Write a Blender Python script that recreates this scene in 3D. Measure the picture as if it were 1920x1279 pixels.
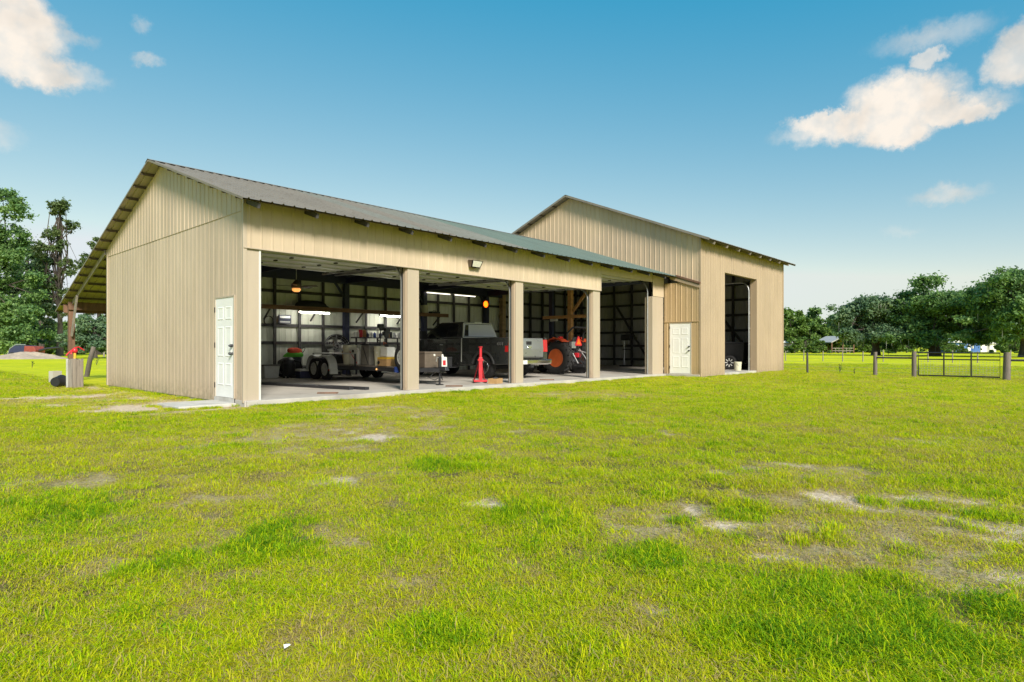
import bpy, bmesh, math, random
import numpy as np
from mathutils import Vector, Matrix, Euler
for o in list(bpy.data.objects): bpy.data.objects.remove(o)
scene = bpy.context.scene
C = scene.collection
rad = math.radians

# ---------------------------------------------------------------- camera
# world: X along the front of the barn, Y into it, Z up; the first door opening starts at X=0, Y=0
FPX = 1138.0; UC = 960.0; VH = 651.5              # focal length, centre column and horizon row in photo pixels
YAW = rad(42.3)
CAM = Vector((-5.606, -11.95, 1.155))
FWD = Vector((math.cos(YAW), math.sin(YAW), 0)); RGT = Vector((math.sin(YAW), -math.cos(YAW), 0))
cd = bpy.data.cameras.new('camera'); cam = bpy.data.objects.new('camera', cd); C.objects.link(cam)
cam.location = CAM
cam.rotation_euler = (rad(90), 0, YAW - rad(90))
cd.sensor_width = 36.0; cd.lens = 36.0 * FPX / 1920.0
cd.shift_y = (VH - 639.5) / 1920.0
cd.clip_start = 0.1; cd.clip_end = 9000
scene.camera = cam

def ray(u, v):
    return FWD + RGT * ((u - UC) / FPX) + Vector((0, 0, 1)) * ((VH - v) / FPX)
def on_z(u, v, z=0.0):
    r = ray(u, v); return CAM + r * ((z - CAM.z) / r.z)
def at_depth(u, d, z=0.0):
    p = CAM + (FWD + RGT * ((u - UC) / FPX)) * d
    return Vector((p.x, p.y, z))

# ---------------------------------------------------------------- sky, sun, exposure
SUN_AZ = Vector((-0.42, -0.907, 0)).normalized()     # horizontal direction towards the sun (soft, behind the camera)
SUN_EL = rad(34)
sun_dir = Vector((SUN_AZ.x * math.cos(SUN_EL), SUN_AZ.y * math.cos(SUN_EL), math.sin(SUN_EL)))
w = bpy.data.worlds.new('World'); scene.world = w; w.use_nodes = True
nt = w.node_tree; N = nt.nodes; L = nt.links
for n in list(N): N.remove(n)
out = N.new('ShaderNodeOutputWorld'); bg = N.new('ShaderNodeBackground')
sky = N.new('ShaderNodeTexSky'); sky.sky_type = 'NISHITA'; sky.sun_disc = False
sky.sun_elevation = SUN_EL; sky.sun_rotation = math.atan2(SUN_AZ.x, SUN_AZ.y)
sky.air_density = 1.0; sky.dust_density = 0.3; sky.ozone_density = 1.6; sky.altitude = 0
hsv = N.new('ShaderNodeHueSaturation'); hsv.inputs['Saturation'].default_value = 1.0; hsv.inputs['Hue'].default_value = 0.5
hsv.inputs['Value'].default_value = 1.0
# grade of the whole sky: deeper teal above, pale towards the horizon
sp3 = N.new('ShaderNodeSeparateColor'); cb3 = N.new('ShaderNodeCombineColor'); L.new(sky.outputs[0], sp3.inputs[0])
for i, (k, g, top) in enumerate(((1.22, -1.08, 4.2), (.68, .66, 4.55), (.31, 2.22, 4.75))):
    pw = N.new('ShaderNodeMath'); pw.operation = 'MULTIPLY_ADD'; pw.inputs[1].default_value = k; pw.inputs[2].default_value = g; L.new(sp3.outputs[i], pw.inputs[0])
    mu0 = N.new('ShaderNodeMath'); mu0.operation = 'MAXIMUM'; mu0.inputs[1].default_value = 0.12; L.new(pw.outputs[0], mu0.inputs[0]); mn0 = N.new('ShaderNodeMath'); mn0.operation = 'MINIMUM'; mn0.inputs[1].default_value = top; L.new(mu0.outputs[0], mn0.inputs[0]); L.new(mn0.outputs[0], cb3.inputs[i])
L.new(cb3.outputs[0], hsv.inputs['Color'])
tc = N.new('ShaderNodeTexCoord')
nz = N.new('ShaderNodeTexNoise'); nz.inputs['Scale'].default_value = 34; nz.inputs['Detail'].default_value = 8; nz.inputs['Roughness'].default_value = 0.68
L.new(tc.outputs['Generated'], nz.inputs['Vector'])
sub = N.new('ShaderNodeVectorMath'); sub.operation = 'SUBTRACT'; sub.inputs[1].default_value = (0.5, 0.5, 0.5)
L.new(nz.outputs['Color'], sub.inputs[0])
warp = N.new('ShaderNodeVectorMath'); warp.operation = 'MULTIPLY_ADD'; warp.inputs[1].default_value = (0.045, 0.045, 0.045)
L.new(sub.outputs[0], warp.inputs[0]); L.new(tc.outputs['Generated'], warp.inputs[2])
# clouds: (column, row, half width, half height, strength) of each lobe; each is a direction in the sky
CLOUDS = [(1660, 224, 200, 36, 1), (1690, 190, 105, 62, 1), (1680, 250, 75, 32, 1), (1790, 214, 90, 26, 1), (1540, 228, 70, 22, .9),
          (25, 60, 95, 80, 1), (60, 125, 105, 42, .95), (130, 135, 60, 22, .6), (110, 62, 50, 18, .6), (20, 20, 70, 60, 1),
          (1735, 72, 85, 24, .45), (1790, 60, 60, 26, .35), (1738, 110, 36, 20, .7), (1900, 118, 58, 50, .8), (1930, 80, 60, 50, .8),
          (1777, 364, 62, 19, .55), (275, 112, 26, 12, .45), (268, 48, 16, 14, .3), (1694, 436, 36, 12, .18), (1560, 262, 26, 10, .4),
          (-260, 200, 240, 60, .9), (2350, 150, 220, 70, .9)]
acc = None
for (u, v, a, b, s) in CLOUDS:
    d = ray(u, v); ln = d.length; d = d.normalized()
    up = (Vector((0, 0, 1)) - d * d.z).normalized(); rt = d.cross(up).normalized()
    M = Matrix((rt, up, -d)).transposed()
    mp = N.new('ShaderNodeMapping'); mp.vector_type = 'TEXTURE'
    mp.inputs['Location'].default_value = d; mp.inputs['Rotation'].default_value = M.to_euler()
    mp.inputs['Scale'].default_value = (a / FPX / ln, b / FPX / ln, 0.5)
    L.new(warp.outputs[0], mp.inputs['Vector'])
    le = N.new('ShaderNodeVectorMath'); le.operation = 'LENGTH'; L.new(mp.outputs[0], le.inputs[0])
    mr = N.new('ShaderNodeMapRange'); mr.interpolation_type = 'SMOOTHSTEP'
    mr.inputs['From Min'].default_value = 1.08 if s > .65 else 1.35; mr.inputs['From Max'].default_value = 0.50 if s > .65 else 0.05
    mr.inputs['To Min'].default_value = 0; mr.inputs['To Max'].default_value = s
    L.new(le.outputs['Value'], mr.inputs['Value'])
    if acc is None: acc = mr.outputs[0]
    else:
        mx = N.new('ShaderNodeMath'); mx.operation = 'MAXIMUM'; L.new(acc, mx.inputs[0]); L.new(mr.outputs[0], mx.inputs[1]); acc = mx.outputs[0]
nz2 = N.new('ShaderNodeTexNoise'); nz2.inputs['Scale'].default_value = 60; nz2.inputs['Detail'].default_value = 5
L.new(tc.outputs['Generated'], nz2.inputs['Vector'])
mr2 = N.new('ShaderNodeMapRange'); mr2.inputs['To Min'].default_value = 0.62; mr2.inputs['To Max'].default_value = 1.3
L.new(nz2.outputs['Fac'], mr2.inputs['Value'])
ml = N.new('ShaderNodeMath'); ml.operation = 'MULTIPLY'; ml.use_clamp = True; L.new(acc, ml.inputs[0]); L.new(mr2.outputs[0], ml.inputs[1])
cmix = N.new('ShaderNodeMix'); cmix.data_type = 'RGBA'
CLOUD_COL = (5.3, 4.85, 4.3, 1)
L.new(ml.outputs[0], cmix.inputs['Factor']); L.new(hsv.outputs[0], cmix.inputs['A'])
ccol = N.new('ShaderNodeValToRGB'); ccol.color_ramp.elements[0].position = .36; ccol.color_ramp.elements[0].color = tuple(c * .80 / 6 for c in CLOUD_COL[:3]) + (1,); ccol.color_ramp.elements[1].position = .58; ccol.color_ramp.elements[1].color = tuple(c * 1.03 / 6 for c in CLOUD_COL[:3]) + (1,)
nz3 = N.new('ShaderNodeTexNoise'); nz3.inputs['Scale'].default_value = 13; nz3.inputs['Detail'].default_value = 4; L.new(tc.outputs['Generated'], nz3.inputs['Vector']); L.new(nz3.outputs['Fac'], ccol.inputs[0])
csc = N.new('ShaderNodeVectorMath'); csc.operation = 'SCALE'; csc.inputs['Scale'].default_value = 6; L.new(ccol.outputs[0], csc.inputs[0]); L.new(csc.outputs[0], cmix.inputs['B'])
L.new(cmix.outputs['Result'], bg.inputs['Color']); bg.inputs['Strength'].default_value = 0.12
L.new(bg.outputs[0], out.inputs[0])

sd = bpy.data.lights.new('sun', 'SUN'); sd.energy = 4.3; sd.angle = rad(15); sd.color = (1.0, 0.94, 0.84)
so = bpy.data.objects.new('sun', sd); C.objects.link(so)
so.rotation_euler = (-sun_dir).to_track_quat('-Z', 'Y').to_euler(); so.location = (-30, -30, 40)
vs = scene.view_settings
vs.view_transform = 'Standard'; vs.look = 'None'; vs.gamma = 1.0; vs.use_curve_mapping = False
vs.exposure = 0.6
scene.cycles.max_bounces = 6; scene.cycles.diffuse_bounces = 4; scene.cycles.glossy_bounces = 2; scene.cycles.transmission_bounces = 2; scene.cycles.transparent_max_bounces = 4

# ---------------------------------------------------------------- materials
def new_mat(name):
    m = bpy.data.materials.new(name); m.use_nodes = True
    return m, m.node_tree.nodes, m.node_tree.links, m.node_tree.nodes['Principled BSDF']
MATS = {}
def mat(name, col, rough=0.6, metal=0.0, var=0.18, scale=6.0, stretch=(1, 1, 1), bump=0.0, bscale=60.0, emit=None, estr=0.0, spec=0.5, coat=0.0, dark=None, dscale=1.5, damt=0.5):
    """procedural material: base colour with two octaves of variation, optional darker stains and bump"""
    if name in MATS: return MATS[name]
    m, N, L, b = new_mat(name)
    tcn = N.new('ShaderNodeTexCoord'); mp = N.new('ShaderNodeMapping'); mp.inputs['Scale'].default_value = stretch
    L.new(tcn.outputs['Object'], mp.inputs[0])
    n1 = N.new('ShaderNodeTexNoise'); n1.inputs['Scale'].default_value = scale; n1.inputs['Detail'].default_value = 5; n1.inputs['Roughness'].default_value = 0.65
    L.new(mp.outputs[0], n1.inputs['Vector'])
    rp = N.new('ShaderNodeMapRange'); rp.inputs['From Min'].default_value = 0.3; rp.inputs['From Max'].default_value = 0.7
    rp.inputs['To Min'].default_value = 1 - var; rp.inputs['To Max'].default_value = 1 + var
    L.new(n1.outputs['Fac'], rp.inputs['Value'])
    mul = N.new('ShaderNodeVectorMath'); mul.operation = 'SCALE'; mul.inputs[0].default_value = col[:3]
    L.new(rp.outputs[0], mul.inputs['Scale'])
    cout = mul.outputs[0]
    if dark:
        n2 = N.new('ShaderNodeTexNoise'); n2.inputs['Scale'].default_value = dscale; n2.inputs['Detail'].default_value = 6
        L.new(mp.outputs[0], n2.inputs['Vector'])
        r2 = N.new('ShaderNodeMapRange'); r2.inputs['From Min'].default_value = 0.5; r2.inputs['From Max'].default_value = 0.75; r2.inputs['To Max'].default_value = damt
        L.new(n2.outputs['Fac'], r2.inputs['Value'])
        mx = N.new('ShaderNodeMix'); mx.data_type = 'RGBA'; L.new(r2.outputs[0], mx.inputs['Factor']); L.new(cout, mx.inputs['A']); mx.inputs['B'].default_value = (*dark[:3], 1)
        cout = mx.outputs['Result']
    L.new(cout, b.inputs['Base Color'])
    r3 = N.new('ShaderNodeMapRange'); r3.inputs['To Min'].default_value = max(0.02, rough - 0.1); r3.inputs['To Max'].default_value = min(1, rough + 0.1)
    L.new(n1.outputs['Fac'], r3.inputs['Value']); L.new(r3.outputs[0], b.inputs['Roughness'])
    b.inputs['Metallic'].default_value = metal; b.inputs['Specular IOR Level'].default_value = spec; b.inputs['Coat Weight'].default_value = coat
    if bump:
        n4 = N.new('ShaderNodeTexNoise'); n4.inputs['Scale'].default_value = bscale; n4.inputs['Detail'].default_value = 4; L.new(mp.outputs[0], n4.inputs['Vector'])
        bp = N.new('ShaderNodeBump'); bp.inputs['Strength'].default_value = bump; bp.inputs['Distance'].default_value = 0.02
        L.new(n4.outputs['Fac'], bp.inputs['Height']); L.new(bp.outputs[0], b.inputs['Normal'])
    if emit:
        b.inputs['Emission Color'].default_value = (*emit[:3], 1); b.inputs['Emission Strength'].default_value = estr
    MATS[name] = m
    return m

def siding_mat(name, col, stain=(0.20, 0.15, 0.09), samt=0.35, rough=0.5):
    """painted ribbed sheet: vertical weather streaks, faint oil-canning, mud splash along the foot, scattered screws and rust"""
    if name in MATS: return MATS[name]
    m, N, L, b = new_mat(name)
    tcn = N.new('ShaderNodeTexCoord')
    def noise(scale, sc, det=5, r=0.6):
        mp = N.new('ShaderNodeMapping'); mp.inputs['Scale'].default_value = sc; L.new(tcn.outputs['Object'], mp.inputs[0])
        n = N.new('ShaderNodeTexNoise'); n.inputs['Scale'].default_value = scale; n.inputs['Detail'].default_value = det; n.inputs['Roughness'].default_value = r
        L.new(mp.outputs[0], n.inputs['Vector']); return n.outputs['Fac']
    def rng(x, a, b_, c, d, smooth=False):
        r = N.new('ShaderNodeMapRange'); r.inputs['From Min'].default_value = a; r.inputs['From Max'].default_value = b_
        r.inputs['To Min'].default_value = c; r.inputs['To Max'].default_value = d; L.new(x, r.inputs['Value']); return r.outputs[0]
    def mixc(f, a, bcol):
        mx = N.new('ShaderNodeMix'); mx.data_type = 'RGBA'; L.new(f, mx.inputs['Factor'])
        if hasattr(a, 'is_linked'): L.new(a, mx.inputs['A'])
        else: mx.inputs['A'].default_value = a
        mx.inputs['B'].default_value = bcol; return mx.outputs['Result']
    patch = noise(0.7, (1, 1, 0.7))
    c0 = N.new('ShaderNodeVectorMath'); c0.operation = 'SCALE'; c0.inputs[0].default_value = col
    oi = N.new('ShaderNodeObjectInfo'); sm = N.new('ShaderNodeMath'); sm.operation = 'MULTIPLY'; L.new(rng(oi.outputs['Random'], 0, 1, .95, 1.04), sm.inputs[0]); L.new(rng(patch, .3, .7, .92, 1.07), sm.inputs[1]); L.new(sm.outputs[0], c0.inputs['Scale'])
    streak = noise(5.0, (1, 1, 0.07), 6, .7)
    c1 = mixc(rng(streak, .5, .85, 0, samt), c0.outputs[0], (*stain, 1))
    # mud splash at the foot
    sep = N.new('ShaderNodeSeparateXYZ'); geo = N.new('ShaderNodeNewGeometry'); L.new(geo.outputs['Position'], sep.inputs[0])
    foot = rng(sep.outputs['Z'], 0.02, 0.45, 0.9, 0)
    fn = N.new('ShaderNodeMath'); fn.operation = 'MULTIPLY'; L.new(foot, fn.inputs[0]); L.new(rng(noise(9, (1, 1, 1)), .35, .7, 0, 1), fn.inputs[1])
    c2 = mixc(fn.outputs[0], c1, (0.25, 0.19, 0.12, 1))
    spk = rng(noise(38, (1, 1, .5), 2), .74, .8, 0, .45)
    c3 = mixc(spk, c2, (*stain, 1))
    L.new(c3, b.inputs['Base Color'])
    b.inputs['Roughness'].default_value = rough
    L.new(rng(streak, .3, .8, rough - .08, rough + .15), b.inputs['Roughness'])
    bp = N.new('ShaderNodeBump'); bp.inputs['Strength'].default_value = 0.25; bp.inputs['Distance'].default_value = 0.03
    L.new(noise(2.2, (1, 1, .5), 3), bp.inputs['Height']); L.new(bp.outputs[0], b.inputs['Normal'])
    MATS[name] = m; return m

def M_(n): return MATS[n]
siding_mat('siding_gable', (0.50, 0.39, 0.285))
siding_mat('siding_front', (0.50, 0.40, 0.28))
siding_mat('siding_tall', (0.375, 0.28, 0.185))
siding_mat('siding_tall_brightened', (0.53, 0.395, 0.26))  # same siding as the front, colour brightened to offset weaker sun on this side
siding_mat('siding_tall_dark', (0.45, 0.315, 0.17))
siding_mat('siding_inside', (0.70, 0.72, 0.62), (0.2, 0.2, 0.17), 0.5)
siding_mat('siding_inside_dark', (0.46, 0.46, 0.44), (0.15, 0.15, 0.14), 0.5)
siding_mat('roof_metal', (0.215, 0.19, 0.155), (0.10, 0.08, 0.06), 0.8, 0.7)
MATS['roof_metal'].node_tree.nodes['Principled BSDF'].inputs['Metallic'].default_value = 0.15
siding_mat('roof_metal_grey', (0.19, 0.19, 0.16), (0.10, 0.085, 0.065), 0.6, 0.65)
siding_mat('roof_metal_green', (0.135, 0.175, 0.145), (0.09, 0.09, 0.07), 0.4, 0.6)
mat('roof_under', (0.36, 0.31, 0.25), 0.5, 0.1, 0.12, 3.0, dark=(0.3, 0.24, 0.16), damt=.5)
mat('trim', (0.41, 0.34, 0.255), 0.5, 0, 0.06, 2.0, (1, 1, .2), dark=(0.35, 0.28, 0.18), dscale=3, damt=.25)
mat('cedar', (0.60, 0.31, 0.12), 0.7, 0, 0.25, 7, (.3, .3, 1))
mat('dark_wood', (0.058, 0.054, 0.056), 0.8, 0, 0.3, 8, (1, 1, .3))
mat('brown_wood', (0.16, 0.085, 0.05), 0.8, 0, 0.35, 9, (1, 1, .2), bump=.3)
mat('post_wood', (0.17, 0.14, 0.12), 0.9, 0, 0.35, 9, (1, 1, .12), bump=.5, dark=(.07, .055, .045), dscale=4)
mat('grey_wood', (0.26, 0.225, 0.19), 0.9, 0, 0.35, 9, (1, 1, .12), bump=.5, dark=(.1, .08, .065), dscale=4)
mat('pale_wood', (0.42, 0.29, 0.16), 0.8, 0, 0.3, 7, (.3, .3, 1))
mat('shelf_wood', (0.22, 0.12, 0.06), 0.75, 0, 0.35, 6, (.2, 1, 1))
mat('purlin', (0.10, 0.075, 0.055), 0.85, 0, 0.3, 6)
mat('concrete', (0.43, 0.40, 0.355), 0.85, 0, 0.12, 3, bump=.2, bscale=90, dark=(0.2, 0.17, 0.14), dscale=.8, damt=.7)
mat('concrete_light', (0.48, 0.46, 0.42), 0.9, 0, 0.12, 8, bump=.3, bscale=70, dark=(.28, .24, .19), dscale=3, damt=.5)
mat('white_door', (0.78, 0.77, 0.75), 0.4, 0, 0.03, 3, dark=(.6, .55, .48), dscale=2, damt=.25)
mat('white_metal', (0.62, 0.62, 0.58), 0.45, 0.1, 0.08, 4)
mat('galv', (0.5, 0.5, 0.5), 0.4, 0.8, 0.12, 12)
mat('black_metal', (0.02, 0.02, 0.022), 0.5, 0.2, 0.2, 10)
mat('dark_metal', (0.05, 0.05, 0.055), 0.5, 0.5, 0.2, 10)
mat('chrome', (0.72, 0.72, 0.74), 0.18, 1.0, 0.04, 6)
mat('rubber', (0.022, 0.021, 0.021), 0.85, 0, 0.25, 14, bump=.15)
mat('truck_paint', (0.052, 0.055, 0.054), 0.25, 0.4, 0.03, 1, coat=1.0)
mat('truck_tail', (0.27, 0.28, 0.27), 0.3, 0.5, 0.05, 3, coat=.6)
mat('flare_plastic', (0.035, 0.035, 0.035), 0.6)
mat('glass_dark', (0.012, 0.014, 0.018), 0.06, 0.0, 0.02, 2, spec=.8)
mat('glass_rear_glare', (0.62, 0.63, 0.72), 0.12, 0.1, 0.04, 2, spec=.8)  # pale bluish base colour paints a bright outdoor reflection into the glass
mat('red_lens', (0.45, 0.015, 0.015), 0.25, coat=.5)
mat('fender_red', (0.52, 0.065, 0.02), 0.4, 0, 0.12, 5, dark=(.12, .04, .03), damt=.35)
mat('orange_paint', (0.58, 0.12, 0.03), 0.4, 0, 0.12, 5, dark=(.2, .06, .03), damt=.35)
mat('orange_reflector', (0.9, 0.16, 0.01), 0.5, emit=(1, .2, 0), estr=0.0)
mat('red_paint', (0.50, 0.02, 0.03), 0.4, 0, 0.1, 5)
mat('white_plastic', (0.68, 0.67, 0.62), 0.45, 0, 0.06, 6, dark=(.4, .36, .28), damt=.4, dscale=5)
mat('cream_plastic', (0.60, 0.57, 0.42), 0.45, 0, 0.06, 6, dark=(.35, .32, .22), damt=.4, dscale=5)
mat('blue_paint', (0.02, 0.05, 0.22), 0.45, 0, 0.15, 5)
mat('navy', (0.032, 0.037, 0.085), 0.5, 0.1, 0.2, 5)
mat('brown_box', (0.13, 0.10, 0.075), 0.5, 0.2, 0.2, 5, dark=(.06, .05, .04), dscale=4)
mat('grey_canvas', (0.17, 0.16, 0.14), 0.85, 0, 0.2, 8)
mat('tan_carton', (0.40, 0.24, 0.10), 0.8, 0, 0.15, 6)
mat('yellow_plastic', (0.65, 0.40, 0.04), 0.5, 0, 0.15, 9)
mat('green_cloth', (0.10, 0.42, 0.03), 0.8, 0, 0.2, 8)
mat('red_cloth', (0.6, 0.06, 0.02), 0.8, 0, 0.2, 8)
mat('rust_red', (0.25, 0.05, 0.035), 0.7, 0, 0.25, 3)
mat('sand_pile', (0.36, 0.29, 0.22), 0.95, 0, 0.25, 3, bump=.6, bscale=20)
mat('lamp_white', (0.9, 0.9, 0.9), 0.4, emit=(1, .97, .86), estr=42.0)
mat('lamp_dim', (0.8, 0.76, 0.68), 0.4, emit=(1, .93, .8), estr=1.5)
mat('lamp_orange', (0.9, 0.3, 0.02), 0.4, emit=(1, .13, .005), estr=3.0)
mat('lamp_warm', (0.9, 0.6, 0.3), 0.4, emit=(1, .42, .10), estr=.7)
mat('flood_glass', (0.62, 0.6, 0.52), 0.15, 0, .1, 20, spec=.8)
mat('bronze', (0.13, 0.10, 0.075), 0.5, .3)
mat('house_blue', (0.05, 0.13, 0.36), 0.7)
mat('house_white', (0.75, 0.74, 0.70), 0.6)
mat('shed_grey', (0.15, 0.15, 0.165), 0.7)
mat('roof_far', (0.38, 0.37, 0.35), 0.6)
mat('bark', (0.075, 0.06, 0.05), 0.95, 0, 0.35, 3, (1, 1, .2), bump=.6, bscale=8)
mat('bark_grey', (0.20, 0.17, 0.145), 0.95, 0, 0.3, 3, (1, 1, .2), bump=.6, bscale=8)

# ---------------------------------------------------------------- mesh builder
class MB:
    def __init__(s): s.v = []; s.f = []
    def add(s, vs_, fs):
        o = len(s.v); s.v += [tuple(p) for p in vs_]; s.f += [tuple(i + o for i in q) for q in fs]; return s
    def box(s, x0, x1, y0, y1, z0, z1):
        return s.add([(x0, y0, z0), (x1, y0, z0), (x1, y1, z0), (x0, y1, z0), (x0, y0, z1), (x1, y0, z1), (x1, y1, z1), (x0, y1, z1)],
                     [(3, 2, 1, 0), (4, 5, 6, 7), (0, 1, 5, 4), (1, 2, 6, 5), (2, 3, 7, 6), (3, 0, 4, 7)])
    def cbox(s, c, d): return s.box(c[0] - d[0] / 2, c[0] + d[0] / 2, c[1] - d[1] / 2, c[1] + d[1] / 2, c[2] - d[2] / 2, c[2] + d[2] / 2)
    def frust(s, x0, x1, y0, y1, z0, X0, X1, Y0, Y1, z1):
        return s.add([(x0, y0, z0), (x1, y0, z0), (x1, y1, z0), (x0, y1, z0), (X0, Y0, z1), (X1, Y0, z1), (X1, Y1, z1), (X0, Y1, z1)],
                     [(3, 2, 1, 0), (4, 5, 6, 7), (0, 1, 5, 4), (1, 2, 6, 5), (2, 3, 7, 6), (3, 0, 4, 7)])
    def bar(s, p, q, w, h, up=(0, 0, 1)):
        p = Vector(p); q = Vector(q); d = (q - p).normalized(); up = Vector(up)
        if abs(d.dot(up)) > .99: up = Vector((0, 1, 0))
        r = d.cross(up).normalized(); u = r.cross(d).normalized()
        vs_ = [e + r * a * w / 2 + u * b * h / 2 for e in (p, q) for a, b in ((-1, -1), (1, -1), (1, 1), (-1, 1))]
        return s.add(vs_, [(0, 1, 2, 3), (7, 6, 5, 4), (0, 4, 5, 1), (1, 5, 6, 2), (2, 6, 7, 3), (3, 7, 4, 0)])
    def tube(s, pts, r, n=8, caps=True):
        pts = [Vector(p) for p in pts]; m = len(pts); rr = r if isinstance(r, (list, tuple)) else [r] * m
        vs_ = []; prev = None
        for i, p in enumerate(pts):
            d = (pts[min(i + 1, m - 1)] - pts[max(i - 1, 0)]).normalized()
            a = prev if prev is not None else (Vector((0, 0, 1)) if abs(d.z) < .9 else Vector((1, 0, 0)))
            a = (a - d * a.dot(d)).normalized(); b = d.cross(a); prev = a
            for k in range(n):
                t = 2 * math.pi * k / n; vs_.append(p + (a * math.cos(t) + b * math.sin(t)) * rr[i])
        fs = [(i * n + k, i * n + (k + 1) % n, (i + 1) * n + (k + 1) % n, (i + 1) * n + k) for i in range(m - 1) for k in range(n)]
        if caps: fs += [tuple(range(n))[::-1], tuple((m - 1) * n + k for k in range(n))]
        return s.add(vs_, fs)
    def lathe(s, prof, c, axis='Z', n=16, close=False):
        """prof = (distance along the axis, radius)"""
        c = Vector(c); vs_ = []; m = len(prof)
        for (t, r) in prof:
            for k in range(n):
                a = 2 * math.pi * k / n; x, y = r * math.cos(a), r * math.sin(a)
                vs_.append(c + (Vector((x, y, t)) if axis == 'Z' else Vector((t, x, y)) if axis == 'X' else Vector((y, t, x))))
        rng_ = range(m) if close else range(m - 1)
        fs = [(i * n + k, i * n + (k + 1) % n, ((i + 1) % m) * n + (k + 1) % n, ((i + 1) % m) * n + k) for i in rng_ for k in range(n)]
        if not close: fs += [tuple(range(n))[::-1], tuple((m - 1) * n + k for k in range(n))]
        return s.add(vs_, fs)
    def prism(s, poly, a, b, axis='X'):
        """poly in the two other axes, extruded from a to b"""
        n = len(poly)
        def P(p, t): return (t, p[0], p[1]) if axis == 'X' else (p[0], t, p[1]) if axis == 'Y' else (p[0], p[1], t)
        vs_ = [P(p, a) for p in poly] + [P(p, b) for p in poly]
        return s.add(vs_, [tuple(range(n))[::-1], tuple(range(n, 2 * n))] + [(i, (i + 1) % n, n + (i + 1) % n, n + i) for i in range(n)])
    def mesh(s, name):
        me = bpy.data.meshes.new(name); me.from_pydata(s.v, [], s.f)
        bm = bmesh.new(); bm.from_mesh(me); bmesh.ops.recalc_face_normals(bm, faces=bm.faces); bm.to_mesh(me); bm.free()
        return me

def obj(name, mb, m, parent=None, smooth=None, bevel=None, seg=2, recalc=True):
    if isinstance(mb, MB):
        if recalc: me = mb.mesh(name)
        else:
            me = bpy.data.meshes.new(name); me.from_pydata(mb.v, [], mb.f)
    else: me = mb
    o = bpy.data.objects.new(name, me); C.objects.link(o)
    if m is not None and not me.materials: me.materials.append(MATS[m] if isinstance(m, str) else m)
    if parent is not None: o.parent = parent
    if smooth: me.shade_smooth(); me.set_sharp_from_angle(angle=rad(smooth))
    if bevel:
        b = o.modifiers.new('bevel', 'BEVEL'); b.width = bevel; b.segments = seg; b.limit_method = 'ANGLE'; b.angle_limit = rad(40)
    return o
def tag(o, label, cat, group=None):
    o['label'] = label; o['category'] = cat
    if group: o['group'] = group
    return o
def thing(name, label, cat, loc=(0, 0, 0), rz=0.0, group=None):
    e = bpy.data.objects.new(name, None); C.objects.link(e); e.location = loc; e.rotation_euler = (0, 0, rz); e.empty_display_size = .2
    return tag(e, label, cat, group)
def struct(o, kind='structure'): o['kind'] = kind; return o
def copy_tree(o, parent=None):
    c = o.copy(); C.objects.link(c); c.parent = parent
    for ch in list(o.children): copy_tree(ch, c)
    return c

# ---------------------------------------------------------------- numpy noise shared by ground and grass
def vnoise(x, y, seed=0):
    xi = np.floor(x).astype(np.int64); yi = np.floor(y).astype(np.int64); fx = x - xi; fy = y - yi
    fx = fx * fx * (3 - 2 * fx); fy = fy * fy * (3 - 2 * fy)
    def h(i, j):
        n = (i * 374761393 + j * 668265263 + seed * 1442695041) & 0xffffffff
        n = ((n ^ (n >> 13)) * 1274126177) & 0xffffffff
        return ((n ^ (n >> 16)) & 0xffff) / 65535.0
    a = h(xi, yi); b = h(xi + 1, yi); c = h(xi, yi + 1); d = h(xi + 1, yi + 1)
    return (a * (1 - fx) + b * fx) * (1 - fy) + (c * (1 - fx) + d * fx) * fy
def fbm(x, y, s, seed=0, oct=4):
    t = 0; a = .5; tot = 0
    for k in range(oct):
        t = t + a * vnoise(x * s, y * s, seed + k * 17); tot += a; s *= 2.03; a *= .55
    return t / tot
def sstep(x, a, b):
    t = np.clip((x - a) / (b - a), 0, 1); return t * t * (3 - 2 * t)
# ================================================================ GROUND AND GRASS
# bare or dry patches seen in the lawn: (column, row, half width, half height) in the photo, turned into ground ellipses
def ellipses(lst):
    o = []
    for (u, v, ru, rv) in lst:
        d = FPX * CAM.z / (v - VH); p = at_depth(u, d)
        o.append((p.x, p.y, ru * d / FPX, max(rv * d / (v - VH), 0.06)))
    return o
SAND = ellipses([(905, 943, 40, 12), (1550, 930, 55, 9), (1300, 956, 16, 14), (1365, 975, 70, 8), (1645, 942, 45, 8), (1900, 988, 75, 16), (1880, 1010, 50, 14),
                 (1235, 1135, 34, 16), (1290, 1112, 36, 14), (1900, 1085, 40, 22), (1700, 1186, 50, 12), (785, 1245, 30, 16), (705, 818, 50, 6), (1530, 980, 40, 7),
                 (300, 762, 120, 9), (215, 768, 60, 5), (60, 745, 70, 6), (100, 760, 40, 4), (1275, 1215, 60, 14), (1800, 935, 60, 7), (350, 755, 60, 6), (1210, 1160, 20, 10),
                 (640, 905, 30, 6), (1480, 1130, 40, 12), (1830, 965, 50, 8), (1440, 1035, 60, 10), (170, 742, 40, 5), (1690, 1010, 40, 6), (1330, 1200, 40, 10)])
DRY = ellipses([(600, 808, 240, 34), (720, 770, 160, 16), (1560, 1000, 380, 95), (1650, 940, 260, 34), (720, 1120, 170, 60), (1250, 960, 160, 35), (640, 1000, 120, 30), (380, 1130, 140, 50), (180, 1060, 90, 30),
                (1180, 1150, 130, 60), (560, 1180, 120, 40), (1800, 1090, 160, 70), (330, 760, 170, 15), (110, 750, 130, 12), (980, 1080, 90, 30), (1000, 1230, 160, 40), (1460, 880, 200, 20), (200, 900, 120, 20), (420, 935, 120, 20), (1100, 740, 160, 8)])
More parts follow.
